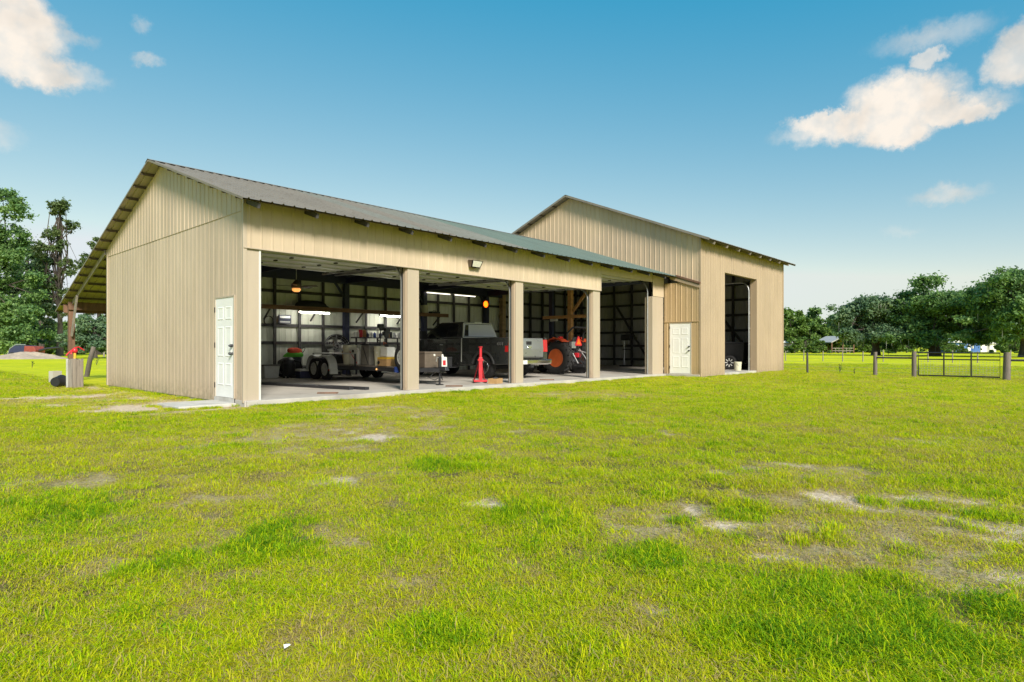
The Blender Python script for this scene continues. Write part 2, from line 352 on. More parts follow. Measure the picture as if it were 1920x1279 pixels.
LUSH = ellipses([(1235, 1035, 90, 34), (1600, 1110, 170, 60), (1830, 1140, 90, 40), (1740, 946, 66, 12), (1860, 926, 40, 10), (1560, 1005, 32, 13), (1700, 1032, 34, 13), (1390, 955, 70, 16), (1500, 1012, 24, 9), (1245, 925, 46, 9),
                 (1400, 1000, 36, 10), (1850, 968, 40, 9), (1500, 1210, 200, 50), (1800, 1220, 140, 50), (800, 1190, 120, 40), (520, 1010, 90, 40), (300, 1050, 90, 30), (1000, 960, 80, 30), (445, 813, 22, 6), (1120, 1220, 60, 40),
                 (880, 870, 120, 20), (150, 960, 130, 30), (1640, 940, 30, 8), (1560, 985, 30, 8), (1280, 975, 30, 8)])
RG = np.array([RGT.x, RGT.y]); FG = np.array([FWD.x, FWD.y])
def ell_field(x, y, lst, wob=0.55, seed=5, lo=.55, hi=1.1):
    t = np.zeros_like(x); n = (fbm(x, y, 3.3, seed, 4) - .5) * 2 * wob
    for (cx, cy, rl, rdp) in lst:
        dx = x - cx; dy = y - cy
        l = (dx * RG[0] + dy * RG[1]) / rl; d = (dx * FG[0] + dy * FG[1]) / rdp
        near = (l * l + d * d) < 6
        if near.any():
            q = np.sqrt(l * l + d * d) + n
            t = np.maximum(t, np.where(near, 1 - sstep(q, lo, hi), 0))
    return t
def fields(x, y):
    sand = ell_field(x, y, SAND, .75, 5, .80, 1.02); dry = ell_field(x, y, DRY, .9, 9); lush = ell_field(x, y, LUSH, .6, 13)
    n = fbm(x, y, .55, 21, 5); n2 = fbm(x, y, 2.6, 31, 4); n3 = fbm(x, y, .09, 43, 3)
    r = np.hypot(x - CAM.x, y - CAM.y)
    # paler dirt strip along the gable wall and round the pad
    wall = np.exp(-((x + .9) / .7) ** 2) * (y > -.5) * (y < 10)
    sand = np.maximum(sand, wall * sstep(n2, .42, .62) * .9)
    sand = np.maximum(sand, sstep(n * .6 + n2 * .4, .66, .72) * sstep(14 - r, 0, 6) * .9)
    sand = np.maximum(sand, dry * sstep(n2, .62, .68) * np.where(x > -1.0, .9, .35))
    dry = np.clip(np.maximum(dry * .78, sstep(n, .48, .68) * (.06 + .46 * sstep(11 - r, 0, 8))) + wall * .4, 0, 1)
    lush = np.clip(lush + sstep(n2, .60, .70) * .4 * (1 - dry), 0, 1)
    return sand * (1 - lush * .8), dry * (1 - lush * .9), lush, n3
def ground_h(x, y):
    bx = np.maximum(np.maximum(-1.2 - x, x - 27), 0); by = np.maximum(-1.6 - y, 0) + np.maximum(y - 16, 0)
    far = sstep(np.hypot(bx, by), 0.0, 3.0)
    r = np.hypot(x - CAM.x, y - CAM.y)
    h = (fbm(x, y, .5, 77, 3) - .5) * .07 + (fbm(x, y, 2.2, 78, 3) - .5) * .035
    return h * far * sstep(400 - r, 0, 300) - 0.012 

def build_ground():
    nr, na = 210, 900
    rr = np.concatenate([[0.25], np.geomspace(0.7, 60, nr - 40), np.geomspace(66, 5000, 40)])
    th = np.linspace(0, 2 * np.pi, na, endpoint=False)
    R_, T_ = np.meshgrid(rr, th, indexing='ij')
    x = (CAM.x + R_ * np.cos(T_)).ravel(); y = (CAM.y + R_ * np.sin(T_)).ravel()
    sand, dry, lush, n3 = fields(x, y); z = ground_h(x, y)
    z = z - sand * .012
    v = np.stack([x, y, z], 1); v = np.vstack([v, [[CAM.x, CAM.y, 0]]]); ctr = len(v) - 1
    i = np.arange(len(rr) - 1)[:, None] * na; k = np.arange(na)[None, :]; k2 = (k + 1) % na
    q = np.stack([i + k, i + na + k, i + na + k2, i + k2], -1).reshape(-1, 4)
    faces = [tuple(f) for f in q.tolist()] + [(ctr, int(a), int((a + 1) % na)) for a in range(na)]
    me = bpy.data.meshes.new('ground'); me.from_pydata(v.tolist(), [], faces)
    for nm, a in (('sand', sand), ('dry', dry), ('lush', lush), ('far', sstep(np.hypot(x - CAM.x, y - CAM.y), 5, 20))):
        at = me.attributes.new(nm, 'FLOAT', 'POINT'); at.data.foreach_set('value', np.append(a, 0).astype(np.float32))
    me.shade_smooth()
    m, N, L, b = new_mat('meadow_ground')
    def attr(n): a = N.new('ShaderNodeAttribute'); a.attribute_name = n; return a.outputs['Fac']
    tcn = N.new('ShaderNodeTexCoord')
    def noise(s, d=6, r=.65):
        n = N.new('ShaderNodeTexNoise'); n.inputs['Scale'].default_value = s; n.inputs['Detail'].default_value = d; n.inputs['Roughness'].default_value = r
        L.new(tcn.outputs['Object'], n.inputs['Vector']); return n.outputs['Fac']
    def ramp(x, stops):
        r = N.new('ShaderNodeValToRGB'); L.new(x, r.inputs[0]); e = r.color_ramp.elements
        e[0].position, e[0].color = stops[0][0], (*stops[0][1], 1); e[1].position, e[1].color = stops[-1][0], (*stops[-1][1], 1)
        for p, c in stops[1:-1]: k = e.new(p); k.color = (*c, 1)
        return r.outputs[0]
    def mix(f, a, bb):
        mx = N.new('ShaderNodeMix'); mx.data_type = 'RGBA'; L.new(f, mx.inputs['Factor']); L.new(a, mx.inputs['A']); L.new(bb, mx.inputs['B']); return mx.outputs['Result']
    fine = noise(34, 6, .75); mid = noise(1.3); big = noise(.12, 4)
    green = ramp(fine, [(.32, (.33, .33, .006)), (.5, (.52, .53, .007)), (.68, (.64, .65, .012))])
    yel = ramp(mid, [(.35, (.8, .9, .7)), (.65, (1.15, 1.1, 1.0))])
    mu = N.new('ShaderNodeVectorMath'); mu.operation = 'MULTIPLY'; L.new(green, mu.inputs[0]); L.new(yel, mu.inputs[1])
    mu2 = N.new('ShaderNodeVectorMath'); mu2.operation = 'MULTIPLY'; L.new(mu.outputs[0], mu2.inputs[0]); L.new(ramp(big, [(.35, (.82, .88, .8)), (.65, (1.12, 1.08, 1.0))]), mu2.inputs[1])
    straw = ramp(fine, [(.3, (.24, .18, .08)), (.5, (.46, .37, .19)), (.7, (.62, .53, .31))])
    sandc = ramp(noise(20, 6, .7), [(.3, (.34, .255, .165)), (.5, (.58, .465, .335)), (.68, (.76, .65, .50))])
    thatch = ramp(fine, [(.3, (.06, .05, .018)), (.5, (.14, .12, .035)), (.7, (.28, .24, .08))])
    c = mix(attr('dry'), mix(attr('far'), thatch, mu2.outputs[0]), straw)
    # near the camera the soil and thatch between the blades shows
    sepn = N.new('ShaderNodeMath'); sepn.operation = 'MULTIPLY'; sepn.use_clamp = True; L.new(attr('sand'), sepn.inputs[0]); sepn.inputs[1].default_value = 1.0
    c = mix(sepn.outputs[0], c, sandc)
    L.new(c, b.inputs['Base Color']); b.inputs['Roughness'].default_value = 0.95; b.inputs['Specular IOR Level'].default_value = .15
    bp = N.new('ShaderNodeBump'); bp.inputs['Strength'].default_value = .7; bp.inputs['Distance'].default_value = .03
    L.new(fine, bp.inputs['Height']); L.new(bp.outputs[0], b.inputs['Normal'])
    struct(obj('ground', me, m))
build_ground()

# ---- grass: real blades in tufts, instanced over the lawn
def grass_mat():
    m, N, L, b = new_mat('grass_blade')
    a = N.new('ShaderNodeAttribute'); a.attribute_type = 'INSTANCER'; a.attribute_name = 'tint'
    bl = N.new('ShaderNodeAttribute'); bl.attribute_name = 'bl'
    ad = N.new('ShaderNodeMath'); ad.operation = 'MULTIPLY_ADD'; ad.inputs[1].default_value = .30; L.new(bl.outputs['Fac'], ad.inputs[0]); L.new(a.outputs['Fac'], ad.inputs[2])
    r = N.new('ShaderNodeValToRGB'); L.new(ad.outputs[0], r.inputs[0]); e = r.color_ramp.elements
    st = [(.0, (.46, .35, .18)), (.2, (.50, .40, .15)), (.36, (.56, .52, .03)), (.52, (.60, .61, .006)), (.68, (.50, .62, .004)), (.84, (.28, .47, .005)), (1.0, (.11, .26, .010))]
    e[0].position, e[0].color = st[0][0], (*st[0][1], 1); e[1].position, e[1].color = st[-1][0], (*st[-1][1], 1)
    for p, c in st[1:-1]: k = e.new(p); k.color = (*c, 1)
    L.new(r.outputs[0], b.inputs['Base Color']); b.inputs['Roughness'].default_value = .7; b.inputs['Specular IOR Level'].default_value = .12
    tr = N.new('ShaderNodeBsdfTranslucent'); L.new(r.outputs[0], tr.inputs['Color'])
    ms = N.new('ShaderNodeMixShader'); ms.inputs[0].default_value = .45
    L.new(b.outputs[0], ms.inputs[1]); L.new(tr.outputs[0], ms.inputs[2]); L.new(ms.outputs[0], N['Material Output'].inputs['Surface'])
    return m
GM = grass_mat()
tufts = bpy.data.collections.new('grass_tufts')
def tuft(seed, nb, rad_, hmin, hmax, lean, wid, dead=0.0):
    rg = random.Random(seed); vs_ = []; fs = []; bl = []
    for k in range(nb):
        a = rg.uniform(0, 6.283); rr = rad_ * math.sqrt(rg.random()); px, py = rr * math.cos(a), rr * math.sin(a)
        d = rg.uniform(0, 6.283); h = rg.uniform(hmin, hmax); ln = rg.uniform(.15, 1.0) * lean * h; wd = wid * rg.uniform(.7, 1.25)
        dx, dy = math.cos(d), math.sin(d); sx, sy = -dy * wd / 2, dx * wd / 2
        col = rg.gauss(0, .42) if rg.random() > dead else -1.5
        o = len(vs_)
        for (t, ww) in ((0, .8), (.45, 1.0), (.8, .62)):
            bx = px + dx * ln * t * t; by = py + dy * ln * t * t; bz = h * (t - .28 * t * t * min(1.3, lean)) - .004
            vs_ += [(bx - sx * ww, by - sy * ww, bz), (bx + sx * ww, by + sy * ww, bz)]
        vs_.append((px + dx * ln, py + dy * ln, h * (1 - .28 * min(1.3, lean)) - h * .12 * lean))
        fs += [(o, o + 1, o + 3, o + 2), (o + 2, o + 3, o + 5, o + 4), (o + 4, o + 5, o + 6)]; bl += [col] * 3
    me = bpy.data.meshes.new('tuft'); me.from_pydata(vs_, [], fs)
    at = me.attributes.new('bl', 'FLOAT', 'FACE'); at.data.foreach_set('value', np.array(bl, np.float32)); me.materials.append(GM)
    o = bpy.data.objects.new('tuft_%02d' % seed, me); tufts.objects.link(o)
for s in range(4): tuft(s, 52, .115, .018, .050, 1.6, .0036, .20)         # mown lawn
for s in range(4, 6): tuft(s, 44, .12, .008, .026, 3.4, .0034, .6)         # flattened thatch
for s in range(6, 9): tuft(s, 44, .09, .035, .085, 1.25, .0042, .08)          # longer clump
for s in range(9, 10): tuft(s, 22, .075, .018, .042, 1.6, .013, .02)       # broad-leaved weed

def scatter():
    rg = np.random.default_rng(7)
    def samp(n, r0, r1, p):                                               # radius density r^(1-p)
        u = rg.random(n)
        if abs(p - 2) < 1e-6: return r0 * (r1 / r0) ** u
        k = 2 - p; return (r0 ** k + u * (r1 ** k - r0 ** k)) ** (1 / k)
    R1 = np.concatenate([np.sqrt(1.1 ** 2 + rg.random(17000) * (3.2 ** 2 - 1.1 ** 2)), samp(95000, 3.2, 48, 1.5)])
    th = YAW + rg.uniform(-.90, .90, len(R1))
    x = CAM.x + R1 * np.cos(th); y = CAM.y + R1 * np.sin(th)
    inside = ((x > -.42) & (x < 16.75) & (y > -.22)) | ((x > 16.5) & (x < 26.1) & (y > -1.68) & (y < 11.2)) | ((x > -1.45) & (x < -.3) & (y > .22) & (y < 1.5))
    keep = ~inside; x, y, R1 = x[keep], y[keep], R1[keep]
    # ranker tufts left standing along the walls and the slab edge, where no mower reaches
    ex = []; ey = []
    for (x0, y0, x1, y1, n_) in ((0, -.16, 16.4, -.16, 900), (-.42, 1.6, -.42, 9.3, 500), (-.42, -.14, 0, -.14, 30), (16.5, -1.66, 18.9, -1.66, 170), (22.4, -1.66, 26.1, -1.66, 220), (16.5, -1.6, 16.5, -.1, 120), (18.9, -1.62, 22.4, -1.62, 120), (-1.5, .25, -1.5, 1.5, 60), (-1.45, .2, -.4, .2, 60)):
        t_ = rg.random(n_); t_ = t_[fbm(x0 + (x1 - x0) * t_, y0 + (y1 - y0) * t_, 1.7, 55, 3) > .42 + .0 * t_]
        ex.append(x0 + (x1 - x0) * t_ + rg.normal(0, .05, len(t_)) * (x0 == x1)); ey.append(y0 + (y1 - y0) * t_ - np.abs(rg.normal(0, .07, len(t_))) * (y0 == y1))
    ex = np.concatenate(ex); ey = np.concatenate(ey); nedge = len(ex)
    x = np.append(x, ex); y = np.append(y, ey); R1 = np.append(R1, np.full(nedge, 4.0))
    edge = np.zeros(len(x), bool); edge[-nedge:] = True
    sand, dry, lush, n3 = fields(x, y)
    u = rg.random(len(x))
    clump = fbm(x, y, 4.5, 71, 3); gap = sstep(.47 - clump, 0, .14) * sstep(16 - R1, 0, 8)
    keep = edge | (u > np.maximum(sand * .90, gap * .62) + dry * .25 * (1 - lush))
    x, y, R1, sand, dry, lush, n3, edge, clump = [a[keep] for a in (x, y, R1, sand, dry, lush, n3, edge, clump)]
    n = len(x); u = rg.random(n); u2 = rg.random(n)
    idx = rg.integers(0, 4, n)
    idx = np.where(u < dry * .72 + .12, rg.integers(4, 6, n), idx)
    longp = lush * .55 + .05 * (1 - dry)
    idx = np.where(u2 < longp, rg.integers(6, 9, n), idx)
    idx = np.where(rg.random(n) < .015, 9, idx); idx = np.where(edge, rg.integers(6, 9, n), idx)
    nb = fbm(x, y, 1.1, 91, 4)
    tint = .55 + .07 * sstep(9 - R1, 0, 6) + (nb - .5) * .55 + (clump - .5) * .35 + (n3 - .5) * .25 + lush * .14 - dry * .20 + rg.normal(0, .09, n)
    # a strip of ranker, darker grass before the barn doors
    tint = np.clip(tint, .02, .95)
    tint = np.where(idx >= 6, np.clip(tint + .08, 0, .97), tint)
    far = np.clip(R1 / 9, 1, 4.2)
    s = rg.uniform(.75, 1.3, n) * np.clip(.66 + R1 * .035, .7, 1.0)
    sx = s * far ** .75; sz = s * rg.uniform(.75, 1.2, n) * np.clip(.45 + clump * 1.25, .6, 1.5) * np.clip(1 + (far - 1) * .10, 1, 1.35)
    near_wall = np.where((y > -1.2) & (x > -1), 1.0, 1.0)
    z = ground_h(x, y) - sand * .012
    me = bpy.data.meshes.new('lawn_grass'); me.from_pydata(np.stack([x, y, z], 1).tolist(), [], [])
    def A(nm, ty, arr):
        a = me.attributes.new(nm, ty, 'POINT')
        if ty == 'FLOAT_VECTOR': a.data.foreach_set('vector', arr.astype(np.float32).ravel())
        else: a.data.foreach_set('value', arr.astype(np.int32 if ty == 'INT' else np.float32))
    A('idx', 'INT', idx); A('tint', 'FLOAT', tint)
    A('rot', 'FLOAT_VECTOR', np.stack([rg.normal(0, .08, n), rg.normal(0, .08, n), rg.uniform(0, 6.283, n)], 1))
    A('scl', 'FLOAT_VECTOR', np.stack([sx, sx, sz], 1))
    o = obj('lawn_grass', me, GM); o['kind'] = 'stuff'; o['label'] = 'short yellow-green lawn grass with dry and sandy patches'
    g = bpy.data.node_groups.new('grass_scatter', 'GeometryNodeTree')
    g.interface.new_socket('Geometry', in_out='INPUT', socket_type='NodeSocketGeometry'); g.interface.new_socket('Geometry', in_out='OUTPUT', socket_type='NodeSocketGeometry')
    gi = g.nodes.new('NodeGroupInput'); go = g.nodes.new('NodeGroupOutput'); ip = g.nodes.new('GeometryNodeInstanceOnPoints')
    ci = g.nodes.new('GeometryNodeCollectionInfo'); ci.inputs['Collection'].default_value = tufts; ci.inputs['Separate Children'].default_value = True; ci.inputs['Reset Children'].default_value = True
    def na(nm, ty):
        k = g.nodes.new('GeometryNodeInputNamedAttribute'); k.data_type = ty; k.inputs['Name'].default_value = nm; return k.outputs['Attribute']
    g.links.new(gi.outputs[0], ip.inputs['Points']); g.links.new(ci.outputs[0], ip.inputs['Instance']); ip.inputs['Pick Instance'].default_value = True
    g.links.new(na('idx', 'INT'), ip.inputs['Instance Index'])
    g.links.new(na('rot', 'FLOAT_VECTOR'), ip.inputs['Rotation']); g.links.new(na('scl', 'FLOAT_VECTOR'), ip.inputs['Scale'])
    g.links.new(ip.outputs[0], go.inputs[0])
    md = o.modifiers.new('scatter', 'NODES'); md.node_group = g
scatter()
# ================================================================ THE TWO BARNS
XT = 16.65; XE = 25.94            # tall barn from X=XT to XE
YB = 9.2                          # back wall of the low barn
SL = 0.34                         # low roof slope
def zroof(y): return 5.73 - SL * abs(4.6 - y)
TY0, TY1 = -1.55, 11.05           # tall barn front and back walls
TR = 4.75; TSL = 0.405
def ztall(y): return 8.02 - TSL * abs(TR - y)
RIB = 0.2286
def ribbed(name, org, du, n, width, zb, zt, m, parent, rib=0.013, pitch=RIB, base=0.024, up=(0, 0, 1), phase=0.0):
    """one sheet of ribbed metal: du along the wall, n its outward normal, zb(t) and zt(t) its lower and upper end"""
    org = Vector(org); du = Vector(du); n = Vector(n); up = Vector(up)
    pr = [(0, 0)]; k = 0
    while True:
        c = pitch * (k + .5) + phase
        if c + base > width - 0.001: break
        pr += [(c - base, 0), (c - base * .45, rib), (c + base * .45, rib), (c + base, 0)]; k += 1
    pr.append((width, 0))
    fzb = zb if callable(zb) else (lambda t: zb); fzt = zt if callable(zt) else (lambda t: zt)
    mb = MB(); vs_ = []; fs = []
    for (t, d) in pr:
        vs_.append(org + du * t + n * d + up * fzb(t)); vs_.append(org + du * t + n * d + up * fzt(t))
    for i in range(len(pr) - 1): fs.append((2 * i, 2 * i + 2, 2 * i + 3, 2 * i + 1))
    mb.add(vs_, fs)
    return obj(name, mb, m, parent, recalc=False)
def wall_of(parent, name, m, p0, du, n, length, zb, zt, sheet=0.9144, **kw):
    """a wall of separate sheets; zb and zt are functions of the distance along the wall"""
    wl = bpy.data.objects.new(name, None); C.objects.link(wl); wl.parent = parent; wl.empty_display_size = .2
    fzb = zb if callable(zb) else (lambda t: zb); fzt = zt if callable(zt) else (lambda t: zt)
    t = 0.0; k = 0
    while t < length - 0.02:
        w_ = min(sheet, length - t); o = Vector(p0) + Vector(du) * t + Vector(n) * (0.0015 * (k % 2))
        ribbed('siding_panel', o, du, n, w_ + .004, (lambda a, t=t: fzb(t + a)), (lambda a, t=t: fzt(t + a)), m, wl, **kw)
        t += sheet; k += 1
    return wl

# ---- floors
struct(obj('concrete_floor', MB().box(-.30, 16.60, -.11, YB, -.30, .10), 'concrete', bevel=.012))
struct(obj('concrete_floor', MB().box(16.604, XE - .05, TY0 + .02, TY1 - .03, -.30, .098), 'concrete', bevel=.012))
struct(obj('concrete_pad', MB().box(-1.42, -.34, .28, 1.44, -.2, .045), 'concrete_light', bevel=.02))

barn = thing('metal_barn', 'low beige ribbed-metal barn with four open garage bays and a grey metal roof', 'barn')
XG = -.32
# gable wall in two tiers with the door opening left out
DY0, DY1, DZ = .39, 1.35, 2.21
gw = wall_of(barn, 'gable_wall', 'siding_gable', (XG, DY1, 0), (0, 1, 0), (-1, 0, 0), YB - DY1, .03, 3.90, rib=.0055)
t0 = 0
for (a, b_, z0, z1) in ((0, DY0, .03, 3.90), (DY0, DY1, DZ, 3.90)):
    ribbed('siding_panel', (XG, a, 0), (0, 1, 0), (-1, 0, 0), b_ - a + .003, z0, z1, 'siding_gable', gw, rib=.0055)
y = 0.0; k = 0
while y < YB - .02:
    w_ = min(.9144, YB - y)
    if y < 4.6 < y + w_:
        for (a, b_) in ((y, 4.6), (4.6, y + w_)):
            ribbed('siding_panel', (XG - .006, a, 0), (0, 1, 0), (-1, 0, 0), b_ - a + .003, 3.86, (lambda t, a=a: zroof(a + t) - .05), 'siding_gable', gw, rib=.010)
    else:
        ribbed('siding_panel', (XG - .006 - .0015 * (k % 2), y, 0), (0, 1, 0), (-1, 0, 0), w_ + .004, 3.86, (lambda t, y=y: zroof(y + t) - .05), 'siding_gable', gw, rib=.010)
    y += .9144; k += 1
obj('seam_flashing', MB().box(XG - .014, XG - .002, .02, YB - .1, 3.856, 3.864), 'siding_gable', gw)
obj('corner_trim', MB().box(XG - .028, XG + .05, YB - .05, YB + .03, .03, zroof(YB) - .1), 'trim', gw, bevel=.006)
obj('corner_trim', MB().box(XG - .028, XG + .05, -.032, .03, .06, 4.0), 'trim', gw, bevel=.006)
# door in the gable wall
def entry_door(parent, o, du, n, wid, hgt, hinge, dirt=False):
    """six-panel steel door: o = lower corner, du along the wall, n outwards; hinge at t=0 (True) or t=wid"""
    o = Vector(o); du = Vector(du); n = Vector(n); up = Vector((0, 0, 1))
    def pl(name, t0, t1, z0, z1, d0, d1, m, par, bev=None):
        mb = MB(); c = [o + du * a + up * z + n * d for z in (z0, z1) for (a, d) in ((t0, d0), (t1, d0), (t1, d1), (t0, d1))]
        mb.add(c, [(3, 2, 1, 0), (4, 5, 6, 7), (0, 1, 5, 4), (1, 2, 6, 5), (2, 3, 7, 6), (3, 0, 4, 7)]); return obj(name, mb, m, par, bevel=bev)
    d = pl('door', .03, wid - .03, .10, hgt - .03, -.035, .012, 'white_door', parent, .004)
    pl('frame', 0, .03, 0, hgt, -.06, .024, 'trim', d); pl('frame', wid - .03, wid, 0, hgt, -.06, .024, 'trim', d); pl('frame', .03, wid - .03, hgt - .03, hgt, -.06, .024, 'trim', d)
    pl('threshold', 0, wid, .0, .095, -.08, .03, 'concrete_light', d)
    iw = wid - .06; a0 = .03 + iw * .13; a1 = .03 + iw * .45; b0 = .03 + iw * .55; b1 = .03 + iw * .87
    for (z0, z1) in ((.14, .355), (.43, .72), (.80, .92)):
        for (p, q) in ((a0, a1), (b0, b1)):
            mb = MB(); H = hgt - .13; Z0, Z1 = .1 + H * z0 - .05, .1 + H * z1 - .02
            # raised field inside a recessed-looking moulding
            for (i, dd, e) in ((0, .012, .0),):
                c = [o + du * t + up * z + n * .0125 for (t, z) in ((p, Z0), (q, Z0), (q, Z1), (p, Z1))]
                c2 = [o + du * t + up * z + n * .021 for (t, z) in ((p + .02, Z0 + .02), (q - .02, Z0 + .02), (q - .02, Z1 - .02), (p + .02, Z1 - .02))]
                c3 = [o + du * t + up * z + n * .015 for (t, z) in ((p + .045, Z0 + .045), (q - .045, Z0 + .045), (q - .045, Z1 - .045), (p + .045, Z1 - .045))]
                vs_ = c + c2 + c3
                fs = [(j, (j + 1) % 4, 4 + (j + 1) % 4, 4 + j) for j in range(4)] + [(4 + j, 4 + (j + 1) % 4, 8 + (j + 1) % 4, 8 + j) for j in range(4)] + [(8, 9, 10, 11)]
                mb.add(vs_, fs)
            obj('raised_panel', mb, 'white_door', d)
    hx = .012 if hinge else wid - .03
    for z in (.28, 1.12, 1.86):
        pl('hinge', hx, hx + .022, z, z + .11, .02, .034, 'black_metal', d)
    kx = wid - .10 if hinge else .10
    for z in (1.0, 1.16):
        c = o + du * kx + up * z
        mb = MB(); mb.tube([c + n * .012, c + n * .05, c + n * .055, c + n * .09], [.03, .02, .032, .022] if z < 1.1 else [.032, .03, .03, .015], 10); obj('handle', mb, 'dark_metal', d, smooth=50)
    return d
entry_door(barn, (XG, DY0, .03), (0, 1, 0), (-1, 0, 0), DY1 - DY0, DZ - .03, False)

# front: left pier, three pillars, right pier
def pillar(x0, x1, d, ztop, name='pillar', y0=0.0):
    p = obj(name, MB().box(x0, x1, y0, d, .10, ztop), 'trim', barn, bevel=.008)
    return p
obj('concrete_base', MB().box(XG - .01, .0, -.06, .4, -.1, .105), 'concrete', barn, bevel=.01)
pr_ = pillar(XG + .003, .0, .28, 3.15, 'corner_pier')
obj('edge_trim', MB().box(-.02, .018, -.012, .10, .10, 3.13), 'white_metal', pr_)
PIL = [(3.71, 4.07), (7.69, 8.03), (11.67, 12.08)]
for (a, b_) in PIL:
    p = pillar(a, b_, .30, 3.15)
    obj('door_jamb', MB().box(a - .025, a - .001, .045, .15, .10, 3.13), 'siding_gable', p)
    obj('weather_strip', MB().box(a - .055, a - .025, .15, .165, .10, 3.13), 'black_metal', p)
p = pillar(15.72, 16.58, .34, 3.16, 'corner_pier')
obj('upper_panel', MB().box(15.74, 16.60, -.012, -.001, 3.17, 4.0), 'siding_front', p)
# fascia above the doors, sheet by sheet
wall_of(barn, 'fascia_wall', 'siding_front', (XG, -.022, 0), (1, 0, 0), (0, -1, 0), 12.09 - XG, 3.13, 4.13)
obj('fascia_backing', MB().box(XG + .05, 12.08, 0.0, .06, 3.16, 4.02), 'dark_wood', barn)
obj('drip_trim', MB().box(XG - .02, 12.10, -.05, .04, 3.112, 3.134), 'trim', barn)
obj('header_panel', MB().box(12.10, 15.72, -.006, .05, 3.72, 4.12), 'siding_front', barn)
obj('header_panel', MB().box(12.08, 12.13, -.026, .05, 3.13, 4.12), 'trim', barn)
# roof: sheets on both slopes
def roof_slope(parent, name, m, x0, x1, ye, yr, ze, zr, back=False, under=0):
    sl = bpy.data.objects.new(name, None); C.objects.link(sl); sl.parent = parent; sl.empty_display_size = .2
    d = Vector((0, yr - ye, zr - ze)); ln = d.length; d.normalize(); n = Vector((1, 0, 0)).cross(d)
    if n.z < 0: n = -n
    x = x0; k = 0
    while x < x1 - .02:
        w_ = min(.9144, x1 - x)
        ribbed('roof_panel', Vector((x, ye, ze)) + n * (.002 * (k % 2)), (1, 0, 0), n, w_ + .01, 0.0, ln + .0, (m(x) if callable(m) else m), sl, up=d, rib=.022)
        x += .9144; k += 1
    return sl
RX0, RX1 = -.62, XT - .01
EY = -.63; LY = 14.3
rf = roof_slope(barn, 'roof_front_slope', (lambda x: 'roof_metal' if x < 2.6 or 3.4 < x < 4.2 else 'roof_metal_grey' if x < 7 else 'roof_metal_green'), RX0, RX1, EY, 4.6, zroof(EY), 5.73)
rb = roof_slope(barn, 'roof_back_slope', 'roof_under', RX0, RX1, LY, 4.6, zroof(LY), 5.73)
mb = MB(); mb.add([(RX0 - .02, 4.42, 5.70), (RX0 - .02, 4.6, 5.765), (RX0 - .02, 4.78, 5.70), (RX1, 4.42, 5.70), (RX1, 4.6, 5.765), (RX1, 4.78, 5.70)], [(0, 3, 4, 1), (1, 4, 5, 2)])
obj('ridge_cap', mb, 'roof_metal', barn)
mb = MB(); mb.bar((RX0 - .006, EY, zroof(EY) - .012), (RX0 - .006, 4.58, 5.72), .012, .045); mb.bar((RX0 - .006, LY, zroof(LY) - .012), (RX0 - .006, 4.62, 5.72), .012, .045)
obj('rake_trim', mb, 'roof_metal', barn)
# purlins, each a board
y = LY - .08
while y > -.6:
    z = zroof(y) - .035
    if not (4.45 < y < 4.75): obj('purlin', MB().bar((RX0 + .01, y, z), (RX1 - .02, y, z), .04, .06), 'purlin', barn)
    y -= .605
# rafters with their tails under the eaves, every four feet
k = 0; x = -.26
while x < XT - .2:
    obj('rafter', MB().bar((x, EY + .10, zroof(EY + .10) - .115), (x, 4.58, 5.73 - .115), .05, .10), 'dark_wood', barn)
    if x > 0: obj('rafter', MB().bar((x, YB + .1, zroof(YB + .1) - .15), (x, 4.62, 5.73 - .15), .06, .16), 'dark_wood', barn)
    x += 1.235; k += 1
# lean-to at the back: posts, beam, rafters, braces
for i, x in enumerate((-.38, 3.6, 7.6, 11.6, 15.6)):
    obj('lean_to_post', MB().box(x - .09, x + .09, 13.15, 13.33, -.1, zroof(13.3) - .17), 'brown_wood', barn, bevel=.01)
    obj('lean_to_rafter', MB().bar((x + .02, 9.25, zroof(9.25) - .15), (x + .02, 14.1, zroof(14.1) - .15), .05, .15), 'grey_wood' if i == 0 else 'brown_wood', barn)
    obj('knee_brace', MB().bar((x - .03, 13.05, 1.55), (x - .03, 12.35, zroof(12.35) - .22), .05, .10), 'grey_wood' if i == 0 else 'brown_wood', barn)
obj('lean_to_beam', MB().box(-.58, 16.4, 13.34, 13.40, zroof(13.37) - .40, zroof(13.37) - .13), 'brown_wood', barn)
obj('lean_to_beam', MB().box(-.50, 16.4, 13.08, 13.14, zroof(13.1) - .40, zroof(13.1) - .13), 'brown_wood', barn)

# back wall seen from inside: sheets, studs, girts, header, posts
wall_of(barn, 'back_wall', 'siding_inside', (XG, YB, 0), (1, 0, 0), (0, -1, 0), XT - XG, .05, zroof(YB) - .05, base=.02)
for z in (.42, 1.32, 1.96, 3.2):
    obj('girt', MB().box(XG + .1, XT - .05, YB - .08, YB - .036, z - .055, z + .055), 'dark_wood', barn)
for i in range(0, 17):
    x = 4.82 + (i - 4) * .965
    if .2 < x < 16.4 and abs(x - 7.66) > .3: obj('stud', MB().box(x - .05, x + .05, YB - .13, YB - .082, .1, 3.7), 'dark_wood', barn)
obj('header_beam', MB().box(XG + .1, XT - .1, YB - .34, YB - .22, 3.64, 4.04), 'navy', barn)
for x in (3.72, 7.66, 11.6, 15.5):
    obj('post', MB().box(x - .10, x + .10, YB - .34, YB - .15, .1, 3.637), 'navy', barn)
    obj('knee_brace', MB().bar((x - .08, YB - .28, 3.1), (x - .5, YB - .28, 3.66), .04, .09), 'navy', barn)
    obj('tie_beam', MB().box(x - .05, x + .05, .35, YB - .345, 3.66, 3.90), 'navy', barn)
